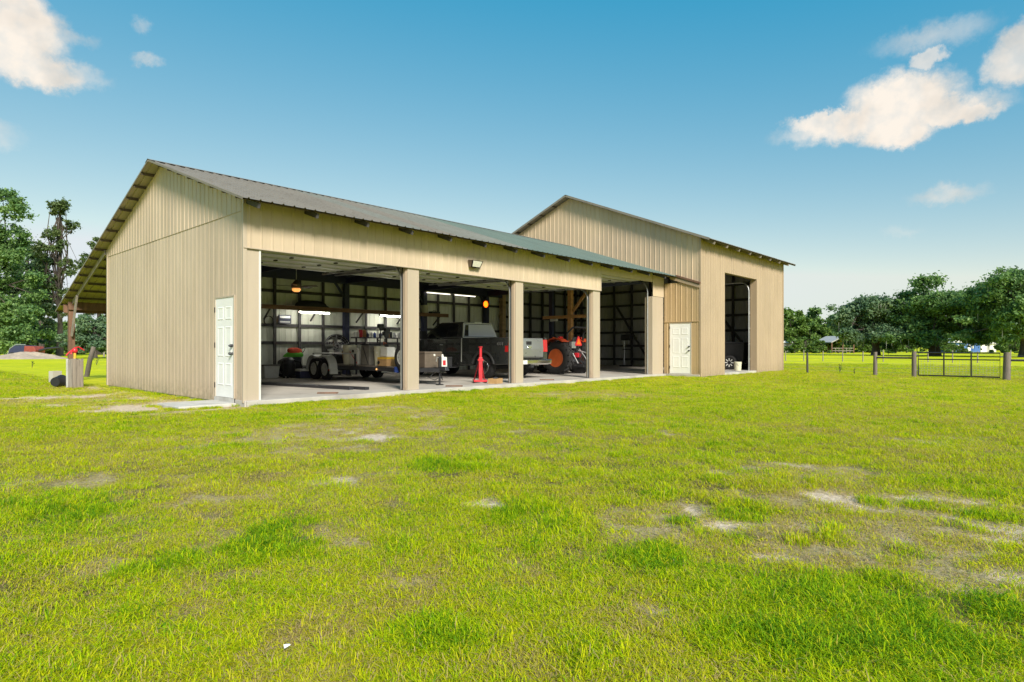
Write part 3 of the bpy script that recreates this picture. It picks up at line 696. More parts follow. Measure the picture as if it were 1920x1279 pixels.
# overhead doors, rolled up under the roof, with their tracks
def overhead_door(x0, x1, z, h=3.05):
    d = bpy.data.objects.new('overhead_door', None); C.objects.link(d); d.parent = barn; d.empty_display_size = .2
    for k in range(4):
        ya = .42 + k * .77; zz = z + .02 * k
        obj('door_section', MB().box(x0 + .07, x1 - .07, ya, ya + .755, zz, zz + .035), 'white_metal', d, bevel=.004)
        obj('strut', MB().box(x0 + .08, x1 - .08, ya + .36, ya + .41, zz - .032, zz - .001), 'galv', d)
        for xx in np.linspace(x0 + .12, x1 - .16, 4):
            obj('hinge', MB().box(xx, xx + .06, ya + .70, ya + .80, zz - .03, zz - .002), 'black_metal', d)
    for s, x in ((1, x0 + .03), (-1, x1 - .03)):
        pts = [(x, .20, .12), (x, .20, z - .45)] + [(x, .20 + .42 * (1 - math.cos(a)), z - .45 + .42 * math.sin(a)) for a in np.linspace(.2, math.pi / 2, 6)] + [(x, 3.9, z + .05)]
        obj('track', MB().tube(pts, .026, 6), 'galv', d, smooth=50)
    obj('torsion_bar', MB().tube([(x0 + .1, .16, z + .12), (x1 - .1, .16, z + .12)], .03, 8), 'black_metal', d, smooth=50)
    obj('hanger', MB().bar((x0 + .1, 3.6, z + .06), (x0 + .1, 3.6, zroof(3.6) - .1), .03, .03), 'galv', d)
    obj('hanger', MB().bar((x1 - .1, 3.6, z + .06), (x1 - .1, 3.6, zroof(3.6) - .1), .03, .03), 'galv', d)
    return d
for (a, b_, z) in ((0, 3.71, 3.22), (4.07, 7.69, 3.22), (8.03, 11.67, 3.22), (12.08, 15.72, 3.78)): overhead_door(a, b_, z)

# ---- tall barn
tall = thing('tall_metal_barn', 'taller tan ribbed-metal barn at the right end with one narrow open bay', 'barn', (0, 0, 0))
def zl(y): return max(.02, zroof(y) + .01) if y > -.60 else .02
# gable above the low roof and the projecting front end, cut around the door
GY = [TY0]
y = TY0
tg = bpy.data.objects.new('gable_wall', None); C.objects.link(tg); tg.parent = tall
MD0, MD1, MDZ = -1.19, -.24, 2.10
def gpan(a, b_, fb, ft, m='siding_tall', off=0.0):
    ribbed('siding_panel', (XT - off, a, 0), (0, 1, 0), (-1, 0, 0), b_ - a + .003, fb, ft, m, tg)
SEAM = 2.17
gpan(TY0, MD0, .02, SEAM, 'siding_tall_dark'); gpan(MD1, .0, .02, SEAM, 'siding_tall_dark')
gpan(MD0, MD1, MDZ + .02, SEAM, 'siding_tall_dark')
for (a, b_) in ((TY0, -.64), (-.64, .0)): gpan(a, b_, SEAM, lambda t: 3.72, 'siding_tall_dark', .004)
obj('seam_flashing', MB().box(XT - .03, XT - .002, TY0 + .03, .0, SEAM - .015, SEAM + .015), 'siding_tall_dark', tg)
y = TY0; k = 0
while y < TY1 - .02:
    w_ = min(.9144, TY1 - y)
    cuts = sorted({y, y + w_} | ({TR} if y < TR < y + w_ else set()) | ({4.6} if y < 4.6 < y + w_ else set()))
    for a, b_ in zip(cuts[:-1], cuts[1:]):
        def fb(t, a=a):
            yy = a + t
            return max(3.6, zroof(yy) - .12) if yy > -.8 else 3.6
        gpan(a, b_, fb, (lambda t, a=a: ztall(a + t) - .06), 'siding_tall_brightened', .001 + .0015 * (k % 2))
    y += .9144; k += 1
entry_door(tall, (XT, MD0, .03), (0, 1, 0), (-1, 0, 0), MD1 - MD0, MDZ, False)
# flashing where the low roof runs out against the gable
obj('roof_flashing', MB().bar((XT - .05, -.55, zroof(-.55) + .02), (XT - .05, TY0 - .02, zroof(TY0) + .0), .09, .07), 'brown_wood', tall)
obj('flashing_board', MB().bar((XT - .035, -.30, zroof(-.3) - .13), (XT - .035, TY0 - .0, zroof(TY0) - .13), .05, .11), 'siding_tall', tall)
# front wall around the tall opening
OX0, OX1, OZ = 18.92, 22.46, 4.26
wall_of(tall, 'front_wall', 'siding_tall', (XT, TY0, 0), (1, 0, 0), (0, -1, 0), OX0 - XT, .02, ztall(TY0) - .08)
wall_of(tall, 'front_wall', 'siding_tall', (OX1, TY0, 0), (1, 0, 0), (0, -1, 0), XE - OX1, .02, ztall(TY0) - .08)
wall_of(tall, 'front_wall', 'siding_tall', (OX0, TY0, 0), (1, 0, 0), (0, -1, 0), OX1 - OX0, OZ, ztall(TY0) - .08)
obj('corner_trim', MB().box(XT - .026, XT + .04, TY0 - .03, TY0 + .04, .02, ztall(TY0) - .1), 'siding_tall', tall)
obj('corner_trim', MB().box(XE - .04, XE + .026, TY0 - .03, TY0 + .04, .02, ztall(TY0) - .1), 'siding_tall', tall)
obj('door_jamb', MB().box(OX1, OX1 + .14, TY0 + .002, TY0 + .30, .1, OZ - .01), 'siding_tall', tall)
obj('door_jamb', MB().box(OX0 - .14, OX0, TY0 + .002, TY0 + .30, .1, OZ - .01), 'siding_tall', tall)
obj('door_header', MB().box(OX0, OX1, TY0 + .002, TY0 + .20, OZ + .001, OZ + .16), 'siding_tall', tall)
pts = [(OX1 - .06, TY0 + .34, .1), (OX1 - .06, TY0 + .34, OZ - .5)] + [(OX1 - .06, TY0 + .34 + .4 * (1 - math.cos(a)), OZ - .5 + .4 * math.sin(a)) for a in np.linspace(.3, math.pi / 2, 5)] + [(OX1 - .06, 3.2, OZ - .1)]
tk = obj('track', MB().tube(pts, .032, 6), 'galv', tall, smooth=50)
for z in (.6, 1.3, 2.0, 2.7, 3.4): obj('bracket', MB().box(OX1 - .05, OX1 + .0, TY0 + .31, TY0 + .36, z, z + .06), 'galv', tk)
# far end wall and back wall seen from inside
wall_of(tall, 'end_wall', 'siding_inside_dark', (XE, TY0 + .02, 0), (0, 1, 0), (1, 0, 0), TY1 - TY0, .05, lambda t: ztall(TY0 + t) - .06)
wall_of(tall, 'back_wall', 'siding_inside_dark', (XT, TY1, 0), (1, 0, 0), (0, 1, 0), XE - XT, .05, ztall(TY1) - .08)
for z in (.45, 1.25, 2.05, 2.85, 3.65, 4.45):
    obj('girt', MB().box(XE - .10, XE - .03, TY0 + .1, TY1 - .05, z - .06, z + .06), 'dark_wood', tall)
    obj('girt', MB().box(XT + .1, XE - .1, TY1 - .10, TY1 - .03, z - .06, z + .06), 'dark_wood', tall)
for i, y in enumerate(np.arange(-.3, 10.9, 1.22)):
    obj('stud', MB().box(XE - .19, XE - .105, y - .06, y + .06, .1, ztall(y) - .3), 'dark_wood', tall)
for x in np.arange(17.8, 25.6, 1.1):
    obj('stud', MB().box(x - .06, x + .06, TY1 - .19, TY1 - .105, .1, ztall(TY1) - .3), 'dark_wood', tall)
for (y0, z0, y1, z1) in ((.0, .9, 2.0, 3.4), (3.2, 3.3, 5.2, .9), (6.0, .6, 8.0, 3.6)):
    obj('diagonal_brace', MB().bar((XE - .23, y0, z0), (XE - .23, y1, z1), .12, .05, (1, 0, 0)), 'dark_wood', tall)
obj('centre_post', MB().box(XT - .10, XT + .10, 4.6, 4.8, .1, 5.3), 'cedar', tall, bevel=.01)
obj('knee_brace', MB().bar((XT, 4.55, 2.8), (XT, 3.7, 3.75), .06, .12), 'cedar', tall)
cp_ = obj('cross_plank', MB().box(XT - .16, XT - .105, 3.55, 6.2, 2.48, 2.62), 'cedar', tall)
obj('lamp_head', MB().box(XT - .20, XT - .08, 5.35, 5.75, 2.36, 2.478), 'white_plastic', cp_, bevel=.02)
obj('corner_post', MB().box(XT - .12, XT + .12, 8.82, 9.06, .1, 4.1), 'pale_wood', tall, bevel=.01)
obj('steel_post', MB().box(XT + .3, XT + .45, 6.0, 6.2, .1, 5.6), 'navy', tall)
# roof
tf = roof_slope(tall, 'roof_front_slope', 'roof_metal', XT - .32, XE + .55, TY0 - .50, TR, ztall(TY0 - .50), 8.02)
tb = roof_slope(tall, 'roof_back_slope', 'roof_under', XT - .32, XE + .55, TY1 + .50, TR, ztall(TY1 + .50), 8.02)
mb = MB(); mb.add([(XT - .34, TR - .18, 7.99), (XT - .34, TR, 8.06), (XT - .34, TR + .18, 7.99), (XE + .57, TR - .18, 7.99), (XE + .57, TR, 8.06), (XE + .57, TR + .18, 7.99)], [(0, 3, 4, 1), (1, 4, 5, 2)])
obj('ridge_cap', mb, 'roof_metal', tall)
mb = MB(); mb.bar((XT - .325, TY0 - .5, ztall(TY0 - .5) - .012), (XT - .325, TR - .02, 8.01), .012, .09); mb.bar((XT - .325, TY1 + .5, ztall(TY1 + .5) - .012), (XT - .325, TR + .02, 8.01), .012, .09)
obj('rake_trim', mb, 'roof_metal', tall)
y = TY0 - .42
while y < TY1 + .5:
    if abs(y - TR) > .15: z = ztall(y) - .035; obj('purlin', MB().bar((XT - .30, y, z), (XE + .5, y, z), .04, .06), 'purlin', tall)
    y += .75
x = XT + .31
while x < XE:
    obj('rafter', MB().bar((x, TY0 - .44, ztall(TY0 - .44) - .115), (x, TR - .02, 8.02 - .115), .05, .10), 'grey_wood' , tall)
    obj('rafter', MB().bar((x, TY1 + .1, ztall(TY1 + .1) - .15), (x, TR + .02, 8.02 - .15), .06, .16), 'dark_wood', tall)
    x += 1.21
# flood light on the fascia
fl = thing('flood_light', 'bronze wall-mounted flood light above the second garage bay', 'light', (5.90, -.045, 3.41))
mb = MB(); mb.frust(-.15, .15, -.02, .0, -.08, -.15, .15, -.02, .0, .10); obj('back_plate', mb, 'bronze', fl)
mb = MB(); mb.add([(-.21, -.02, .11), (.21, -.02, .11), (.21, -.19, .09), (-.21, -.19, .09), (-.17, -.02, -.09), (.17, -.02, -.09), (.17, -.10, -.10), (-.17, -.10, -.10)],
                  [(0, 1, 2, 3), (4, 5, 6, 7), (0, 3, 7, 4), (1, 2, 6, 5), (0, 1, 5, 4)])
obj('housing', mb, 'bronze', fl, bevel=.006)
mb = MB(); mb.add([(-.17, -.184, .075), (.17, -.184, .075), (.14, -.115, -.075), (-.14, -.115, -.075)], [(0, 1, 2, 3)]); mb.v = [(x, y - .008, z) for x, y, z in mb.v]
obj('lens', mb, 'flood_glass', fl)
# ================================================================ THINGS INSIDE
FL = .10                                             # top of the slab
def wheel(parent, c, r, w_, rim_m='galv', rim=.60, spokes=5, name='wheel', lugs=0, face=-1, hubm=None):
    """tyre + rim turning about X; face = side the dish looks to"""
    c = Vector(c); h = w_ / 2; rr = r * rim
    prof = [(-h * .80, rr), (-h, rr + (r - rr) * .35), (-h * .96, r - .035 * r / .35), (-h * .75, r), (h * .75, r), (h * .96, r - .035 * r / .35), (h, rr + (r - rr) * .35), (h * .80, rr)]
    mb = MB(); mb.lathe(prof, c, 'X', 32, close=True)
    if lugs:
        for k in range(lugs):
            for s in (-1, 1):
                a = 2 * math.pi * (k + (.5 if s > 0 else 0)) / lugs
                def P(t, rad_, x): return c + Vector((x, rad_ * math.sin(t), rad_ * math.cos(t)))
                mb.bar(P(a, r + .012, s * h * .95), P(a + .22, r + .012, s * .01), .05, .05, up=P(a, 1, 0) - c)
    t = obj(name, mb, 'rubber', parent, smooth=45)
    mb = MB(); f = face
    pr = [(f * h * .78, rr * 1.02), (f * h * .86, rr * .98), (f * h * .80, rr * .90), (f * h * .30, rr * .80), (f * h * .25, rr * .45), (f * h * .55, rr * .30), (f * h * .55, .005)]
    mb.lathe(pr, c, 'X', 24)
    rimo = obj('rim', mb, rim_m, t, smooth=40)
    mb = MB()
    for k in range(spokes):
        a = 2 * math.pi * k / spokes
        mb.bar(c + Vector((f * h * .50, rr * .25 * math.sin(a), rr * .25 * math.cos(a))), c + Vector((f * h * .66, rr * .86 * math.sin(a), rr * .86 * math.cos(a))), .16 * rr, .05, up=(1, 0, 0))
    if spokes: obj('spokes', mb, hubm or rim_m, t)
    return t
def text_mesh(s, size, name, m, parent, loc, rot, ext=.001):
    cu = bpy.data.curves.new('t', 'FONT'); cu.body = s; cu.size = size; cu.extrude = ext; cu.align_x = 'CENTER'; cu.align_y = 'CENTER'; cu.shear = .2
    to = bpy.data.objects.new('t', cu); me = bpy.data.meshes.new_from_object(to); me.name = name
    bpy.data.objects.remove(to); me.materials.clear()
    o = obj(name, me, m, parent); o.location = loc; o.rotation_euler = rot; return o

# ---- pickup truck, tail towards the yard
tk = thing('pickup_truck', 'dark grey pickup truck backed against the second and third bays with its tail outwards', 'truck', (9.92, 2.60, FL))
def arch(cy, r, z0, n=12):
    a0 = math.asin((z0 - .40) / r); return [(cy + r * math.cos(a), .40 + r * math.sin(a)) for a in np.linspace(a0, math.pi - a0, n)]
HW = .99
# bed sides, floor and tailgate
for s in (-1, 1):
    poly = [(-1.16, .50), (-1.17, 1.37), (1.06, 1.37), (1.06, .44), (.56, .44)] + arch(0, .50, .47) + [(-.58, .47)]
    a, b_ = sorted((s * HW, s * (HW - .10)))
    q = obj('bed_side', MB().prism(poly, a, b_), 'truck_paint', tk, bevel=.022, seg=3)
    obj('bed_rail', MB().box(min(s * (HW - .005), s * (HW - .13)), max(s * (HW - .005), s * (HW - .13)), -1.15, 1.04, 1.365, 1.385), 'flare_plastic', q, bevel=.008)
    # flare round the wheel arch
    mb = MB(); pts = [(s * (HW + .012), .50 * 1.03 * math.cos(t), .40 + .50 * 1.03 * math.sin(t)) for t in np.linspace(.2, math.pi - .2, 18)]
    mb.tube(pts, .045, 8); fo = obj('fender_flare', mb, 'flare_plastic', tk, smooth=60)
obj('bed_floor', MB().box(-.89, .89, -1.12, 1.04, .62, .70), 'truck_paint', tk)
obj('bulkhead', MB().box(-.89, .89, .98, 1.05, .62, 1.36), 'truck_paint', tk)
for s in (-1, 1): obj('wheel_well', MB().box(min(s * .6, s * .86), max(s * .6, s * .86), -.5, .5, .705, .92), 'flare_plastic', tk)
# tailgate: slightly bowed panel
mb = MB(); poly = [(-1.17, .70), (-1.21, .74), (-1.225, 1.0), (-1.20, 1.30), (-1.19, 1.365), (-1.12, 1.365), (-1.12, .70)]
mb.prism(poly, -.74, .74); tgx = obj('tailgate', mb, 'truck_tail', tk, bevel=.015, seg=3)
obj('tailgate_handle', MB().box(-.15, .10, -1.235, -1.205, 1.15, 1.26), 'black_metal', tgx, bevel=.008)
mb = MB(); mb.lathe([(-.01, .09), (0, .10), (.01, .06)], (0, 0, 0), 'Y', 20); mb.v = [(x * 1.15, y - 1.232, z * .50 + 1.06) for x, y, z in mb.v]
obj('emblem', mb, 'chrome', tgx, smooth=40)
for s in (-1, 1):
    obj('tail_light', MB().frust(min(s * .755, s * .995), max(s * .755, s * .995), -1.20, -1.0, .90, min(s * .775, s * .985), max(s * .775, s * .985), -1.185, -1.0, 1.32), 'red_lens', tk, bevel=.012)
    obj('corner_panel', MB().frust(min(s * .755, s * .985), max(s * .755, s * .985), -1.185, -1.0, .62, min(s * .755, s * .985), max(s * .755, s * .985), -1.19, -1.0, .895), 'truck_paint', tk, bevel=.01)
bp_ = obj('rear_bumper', MB().prism([(-1.20, .46), (-1.37, .50), (-1.39, .62), (-1.36, .66), (-1.20, .66)], -1.0, 1.0), 'chrome', tk, bevel=.015)
obj('step_pad', MB().box(-.5, .5, -1.36, -1.22, .661, .675), 'black_metal', bp_)
obj('licence_plate', MB().box(-.62, -.32, -1.405, -1.392, .50, .63), 'white_plastic', bp_)
obj('hitch_receiver', MB().box(-.06, .06, -1.36, -1.0, .38, .455), 'dark_metal', tk)
# lower cab, doors and bonnet
poly = [(1.09, .42), (1.09, 1.385), (3.05, 1.36), (3.25, 1.36), (4.25, 1.26), (4.50, 1.18), (4.58, 1.0), (4.60, .55), (4.22, .46)] + arch(3.66, .50, .46) + [(3.1, .40), (1.3, .40)]
bd = obj('cab_body', MB().prism(poly, -HW, HW), 'truck_paint', tk, bevel=.03, seg=3)
# greenhouse
B = dict(x=.94, y0=1.12, y1=3.42, z=1.375); T = dict(x=.76, y0=1.27, y1=2.42, z=1.965)
mb = MB(); mb.frust(-B['x'], B['x'], B['y0'], B['y1'], B['z'], -T['x'], T['x'], T['y0'], T['y1'], T['z'])
cabin = obj('cab_roof', mb, 'truck_paint', tk, bevel=.05, seg=3)
def lerp(a, b_, t): return a + (b_ - a) * t
def side_pt(s, y, f, off=.006):
    """point on the tilted side of the greenhouse: f = height fraction, y along"""
    return (s * (lerp(B['x'], T['x'], f) + off), y, lerp(B['z'], T['z'], f) + off * .3)
def poly_obj(name, pts, m, par, n=(0, 0, 0), th=.006):
    k = len(pts); n = Vector(n).normalized() * th
    mb = MB(); mb.add([Vector(p) for p in pts] + [Vector(p) + n for p in pts], [tuple(range(k))[::-1], tuple(range(k, 2 * k))] + [(i, (i + 1) % k, k + (i + 1) % k, k + i) for i in range(k)])
    return obj(name, mb, m, par)
for s in (-1, 1):
    nrm = (s, 0, .35)
    poly_obj('side_window', [side_pt(s, 1.42, .10), side_pt(s, 1.90, .10), side_pt(s, 1.90, .86), side_pt(s, 1.45, .86)], 'glass_dark', cabin, nrm)
    poly_obj('side_window', [side_pt(s, 1.96, .08), side_pt(s, 3.02, .04), side_pt(s, 2.42, .86), side_pt(s, 1.96, .86)], 'glass_dark', cabin, nrm)
    for y in (1.93, 3.0):
        obj('door_seam', MB().box(min(s * HW, s * (HW + .003)), max(s * HW, s * (HW + .003)), y - .006, y + .006, .6, 1.34), 'black_metal', bd)
    obj('door_handle', MB().box(min(s * HW, s * (HW + .03)), max(s * HW, s * (HW + .03)), 2.02, 2.20, 1.13, 1.17), 'chrome', bd, bevel=.008)
    mr_ = obj('mirror', MB().box(min(s * 1.0, s * 1.26), max(s * 1.0, s * 1.26), 2.93, 3.05, 1.36, 1.66), 'black_metal', tk, bevel=.02)
    obj('rocker_step', MB().tube([(s * 1.0, 1.2, .40), (s * 1.0, 3.05, .40)], .045, 8), 'black_metal', tk, smooth=50)
def back_pt(x, f, off=.006): return (x, lerp(B['y0'], T['y0'], f) - off, lerp(B['z'], T['z'], f))
rw = poly_obj('rear_window', [back_pt(-.82, .12), back_pt(.82, .12), back_pt(.69, .86), back_pt(-.69, .86)], 'glass_rear_glare', cabin, (0, -1, .2))
poly_obj('sliding_pane', [back_pt(-.80, .14, .014), back_pt(-.60, .14, .014), back_pt(-.50, .82, .014), back_pt(-.66, .82, .014)], 'glass_dark', cabin, (0, -1, .2))
for a, b_ in ((back_pt(-.86, .06), back_pt(.86, .06)), (back_pt(-.86, .06), back_pt(-.70, .93)), (back_pt(.86, .06), back_pt(.70, .93)), (back_pt(-.70, .93), back_pt(.70, .93))):
    obj('window_highlight', MB().bar(a, b_, .035, .03), 'white_metal', cabin)  # pale strips paint the bright sky highlight around the rear window
obj('cab_edge_highlight', MB().tube([(-HW - .004, 1.075, .55), (-HW - .004, 1.06, 1.2), (-HW + .02, 1.075, 1.38)], .018, 6), 'white_metal', tk)  # pale tube stands in for the sky reflected along the cab corner
obj('brake_light', MB().box(-.18, .18, 1.235, 1.30, 1.93, 1.972), 'white_plastic', cabin)
poly_obj('windscreen', [(-.84, 3.33, 1.42), (.84, 3.33, 1.42), (.68, 2.60, 1.92), (-.68, 2.60, 1.92)], 'glass_dark', cabin, (0, .5, 1), .03)
obj('grille', MB().box(-.6, .6, 4.585, 4.62, .68, 1.06), 'chrome', tk, bevel=.01)
obj('front_bumper', MB().box(-1.0, 1.0, 4.55, 4.75, .42, .64), 'chrome', tk, bevel=.03)
for s in (-1, 1): obj('headlight', MB().box(min(s * .64, s * .93), max(s * .64, s * .93), 4.56, 4.60, .78, 1.04), 'flood_glass', tk)
for y in (0, 3.66):
    for s in (-1, 1): wheel(tk, (s * .86, y, .395), .395, .27, 'chrome', .58, 6, face=s)
obj('axle', MB().tube([(-.75, 0, .40), (.75, 0, .40)], .09, 8), 'black_metal', tk); obj('chassis', MB().box(-.45, .45, -1.1, 4.4, .44, .60), 'black_metal', tk)
obj('exhaust', MB().tube([(.5, .3, .42), (.62, -.6, .46), (.66, -1.05, .46)], .045, 8), 'galv', tk)
text_mesh('4X4', .17, 'decal', 'galv', tk, (-HW - .006, -.78, 1.17), (rad(90), 0, rad(-90)))

# ---- orange tractor
tr = thing('tractor', 'orange tractor with orange wheel rims parked behind the third bay', 'tractor', (13.98, 2.78, FL))
for s in (-1, 1):
    wheel(tr, (s * .70, 0, .64), .64, .40, 'orange_paint', .56, 0, lugs=18, face=s, name='rear_wheel')
    wheel(tr, (s * .60, 1.75, .38), .38, .25, 'orange_paint', .55, 0, lugs=14, face=s, name='front_wheel')
    mb = MB(); vs_ = []; arcs = np.linspace(rad(8), rad(122), 12)
    for t in arcs:
        for (xx, rr) in ((s * .46, .73), (s * .94, .75), (s * .94, .70), (s * .46, .70)): vs_.append((xx, rr * math.cos(t) + .02, .64 + rr * math.sin(t) * 1.06))
    fs = [(4 * i + j, 4 * i + (j + 1) % 4, 4 * i + 4 + (j + 1) % 4, 4 * i + 4 + j) for i in range(len(arcs) - 1) for j in range(4)] + [(0, 1, 2, 3), tuple(4 * (len(arcs) - 1) + j for j in (3, 2, 1, 0))]
    mb.add(vs_, fs); fe = obj('fender', mb, 'fender_red', tr, smooth=40)
    obj('side_lamp', MB().box(min(s * .6, s * .8), max(s * .6, s * .8), -.16, -.08, 1.405, 1.48), 'red_lens', fe, bevel=.01)
    obj('warning_lamp', MB().lathe([(0, .045), (.06, .045), (.08, .02)], (s * .74, .2, 1.385), 'Z', 10), 'orange_reflector', fe)
    obj('lower_arm', MB().bar((s * .30, -.20, .52), (s * .40, -1.02, .34), .05, .08), 'dark_metal', tr)
    obj('lift_rod', MB().tube([(s * .30, -.30, 1.0), (s * .37, -.72, .43)], .025, 8), 'galv', tr)
    obj('roll_bar', MB().tube([(s * .52, -.30, .75), (s * .52, -.32, 1.60), (s * .50, -.55, 1.82), (s * .46, -.62, 1.84)], .04, 8), 'black_metal', tr, smooth=50)
obj('roll_bar_top', MB().tube([(-.46, -.62, 1.84), (.46, -.62, 1.84)], .04, 8), 'black_metal', tr, smooth=50)
obj('top_link', MB().tube([(0, -.40, .95), (0, -1.0, .80)], .03, 8), 'galv', tr)
obj('drawbar', MB().box(-.05, .05, -.95, -.1, .28, .33), 'dark_metal', tr)
obj('axle_housing', MB().lathe([(-.55, .10), (-.3, .12), (-.22, .24), (.22, .24), (.3, .12), (.55, .10)], (0, 0, .64), 'X', 14), 'dark_metal', tr, smooth=40)
obj('transmission', MB().frust(-.22, .22, -.40, 1.2, .40, -.20, .20, -.30, 1.2, .98), 'dark_metal', tr, bevel=.03)
obj('floor_plate', MB().box(-.5, .5, .35, 1.0, .72, .75), 'black_metal', tr)
hd = obj('bonnet', MB().prism([(.95, .85), (.95, 1.36), (1.3, 1.38), (2.1, 1.26), (2.22, 1.10), (2.22, .62), (1.6, .62)], -.30, .30), 'orange_paint', tr, bevel=.05, seg=3)
obj('grille', MB().box(-.22, .22, 2.215, 2.235, .70, 1.05), 'black_metal', hd)
obj('front_axle', MB().box(-.5, .5, 1.68, 1.82, .34, .50), 'dark_metal', tr)
st = obj('seat', MB().frust(-.24, .24, -.25, .22, .98, -.22, .22, -.22, .2, 1.08), 'rubber', tr, bevel=.03); obj('seat_back', MB().frust(-.24, .24, -.32, -.22, 1.08, -.20, .20, -.40, -.32, 1.46), 'rubber', st, bevel=.03)
obj('steering_column', MB().tube([(0, .95, 1.1), (0, .70, 1.42)], .03, 8), 'black_metal', tr)
mb = MB(); c = Vector((0, .69, 1.43)); ax = Vector((0, -.6, .8)).normalized(); e1 = Vector((1, 0, 0)); e2 = ax.cross(e1)
mb.tube([c + (e1 * math.cos(t) + e2 * math.sin(t)) * .19 for t in np.linspace(0, 2 * math.pi, 21)], .015, 6); obj('steering_wheel', mb, 'black_metal', tr, smooth=50)
sm = poly_obj('slow_vehicle_triangle', [(-.20, -.47, 1.12), (.20, -.47, 1.12), (.22, -.47, 1.17), (.03, -.47, 1.50), (-.03, -.47, 1.50), (-.22, -.47, 1.17)], 'red_paint', tr, (0, -1, 0), .01)
poly_obj('triangle_centre', [(-.13, -.485, 1.175), (.13, -.485, 1.175), (0, -.485, 1.42)], 'orange_reflector', sm, (0, -1, 0), .004)
obj('sign_bracket', MB().box(-.02, .02, -.468, -.30, .9, 1.3), 'dark_metal', tr)
obj('tool_box', MB().box(-.40, -.12, -.45, -.30, 1.02, 1.28), 'galv', tr, bevel=.01)
obj('pto_guard', MB().box(-.14, .14, -.52, -.38, .66, .84), 'red_paint', tr, bevel=.01)
mb = MB()
for k in range(4): mb.tube([(-.1 + .07 * k, -.38, 1.0), (-.15 + .09 * k, -.60, .9 - .05 * k), (-.2 + .12 * k, -.7, .55), (-.25 + .16 * k, -.85, .42)], .014, 6)
obj('hydraulic_hoses', mb, 'rubber', tr, smooth=60)

# ---- tandem utility trailer
RZ = -.0615; TL = Vector((5.95, 6.2, FL)); TM = Matrix.Translation(TL) @ Matrix.Rotation(RZ, 4, 'Z')
def tl(x, y, z): return TM @ Vector((x, y, z))
tq = thing('utility_trailer', 'flat tandem-axle utility trailer loaded with buckets and boxes, tongue towards the yard', 'trailer', TL, RZ)
for s in (-1, 1):
    for y in (.37, -.40): wheel(tq, (s * .95, y, .345), .345, .20, 'white_metal', .60, 8, face=s, hubm='galv')
    # double-humped fender
    top = []
    for (cy, a0, a1) in ((.37, rad(-8), rad(118)), (-.40, rad(62), rad(188))):
        top += [(cy + .44 * math.cos(t), .37 + .44 * math.sin(t)) for t in np.linspace(a0, a1, 9)]
    mb = MB(); vs_ = []
    for (yy, zz) in top:
        for xx in (s * .80, s * 1.08): vs_.append((xx, yy, zz))
    mb.add(vs_, [(2 * i, 2 * i + 1, 2 * i + 3, 2 * i + 2) for i in range(len(top) - 1)])
    # outer skirt
    skirt = [(s * 1.08, yy, zz) for yy, zz in top]; inner = [(s * 1.082, (.37 if i < 9 else -.40) + (yy - (.37 if i < 9 else -.40)) * .88, .37 + (zz - .37) * .88) for i, (yy, zz) in enumerate(top)]
    mb.add(skirt + inner, [(i, i + 1, len(top) + i + 1, len(top) + i) for i in range(len(top) - 1)])
    mb.add([(s * 1.082, .10, .60), (s * 1.082, -.13, .60), (s * 1.082, -.02, .45)], [(0, 1, 2)])
    fd = obj('fender', mb, 'white_metal', tq, recalc=False)
    obj('mud_flap', MB().box(min(s * .82, s * 1.08), max(s * .82, s * 1.08), -.90, -.84, .20, .36), 'white_metal', fd)
    obj('marker_lamp', MB().lathe([(0, .035), (.02, .03)], (s * 1.083, -.80, .33), 'X', 10), 'red_lens', fd)
    obj('side_rail', MB().box(min(s * .74, s * .80), max(s * .74, s * .80), -4.1, 1.25, .36, .47), 'dark_metal', tq, bevel=.006)
    obj('top_rail', MB().tube([(s * .77, .9, .86), (s * .77, -.62, .86), (s * .77, -1.9, .86)], .022, 6), 'white_metal', tq)
    for y in (.9, -.62, -1.9): obj('stake', MB().box(s * .77 - .02, s * .77 + .02, y - .02, y + .02, .47, .86), 'dark_metal', tq)
for k in range(8):
    xx = -.73 + k * .183; obj('deck_plank', MB().box(xx, xx + .176, -4.04, 1.23, .472, .508), 'grey_wood', tq)
for y in np.arange(-3.9, 1.3, .6): obj('cross_member', MB().box(-.738, .738, y, y + .05, .36, .44), 'dark_metal', tq)
obj('front_rail', MB().box(-.80, .80, -4.16, -4.10, .34, .50), 'blue_paint', tq, bevel=.006)
obj('rear_rail', MB().box(-.80, .80, 1.25, 1.31, .36, .50), 'dark_metal', tq)
for s in (-1, 1): obj('tongue_bar', MB().bar((s * .66, -4.10, .40), (s * .07, -5.28, .42), .07, .10), 'dark_metal', tq)
obj('tongue_beam', MB().box(-.05, .05, -5.25, -4.1, .36, .46), 'dark_metal', tq)
obj('axle', MB().tube([(-.9, .37, .33), (.9, .37, .33)], .04, 8), 'dark_metal', tq); obj('axle', MB().tube([(-.9, -.40, .33), (.9, -.40, .33)], .04, 8), 'dark_metal', tq)
obj('coupler', MB().frust(-.07, .07, -5.55, -5.20, .41, -.05, .05, -5.50, -5.20, .52), 'dark_metal', tq, bevel=.01)
jk = obj('tongue_jack', MB().tube([(0, -5.19, .02), (0, -5.19, .34), (0, -5.19, .35), (0, -5.19, .80)], [.028, .028, .042, .042], 10), 'black_metal', tq, smooth=40)
obj('foot_plate', MB().lathe([(0, .11), (.02, .11), (.03, .05)], (0, -5.19, .0), 'Z', 14), 'black_metal', jk)
obj('crank', MB().tube([(0, -5.19, .76), (-.10, -5.19, .78), (-.12, -5.19, .66)], .012, 6), 'galv', jk)
for s in (-1, 1): obj('safety_chain', MB().tube([(s * .10, -5.1, .38), (s * .22, -5.0, .20), (s * .14, -5.15, .14), (s * .05, -5.2, .2)], .012, 6), 'dark_metal', tq)
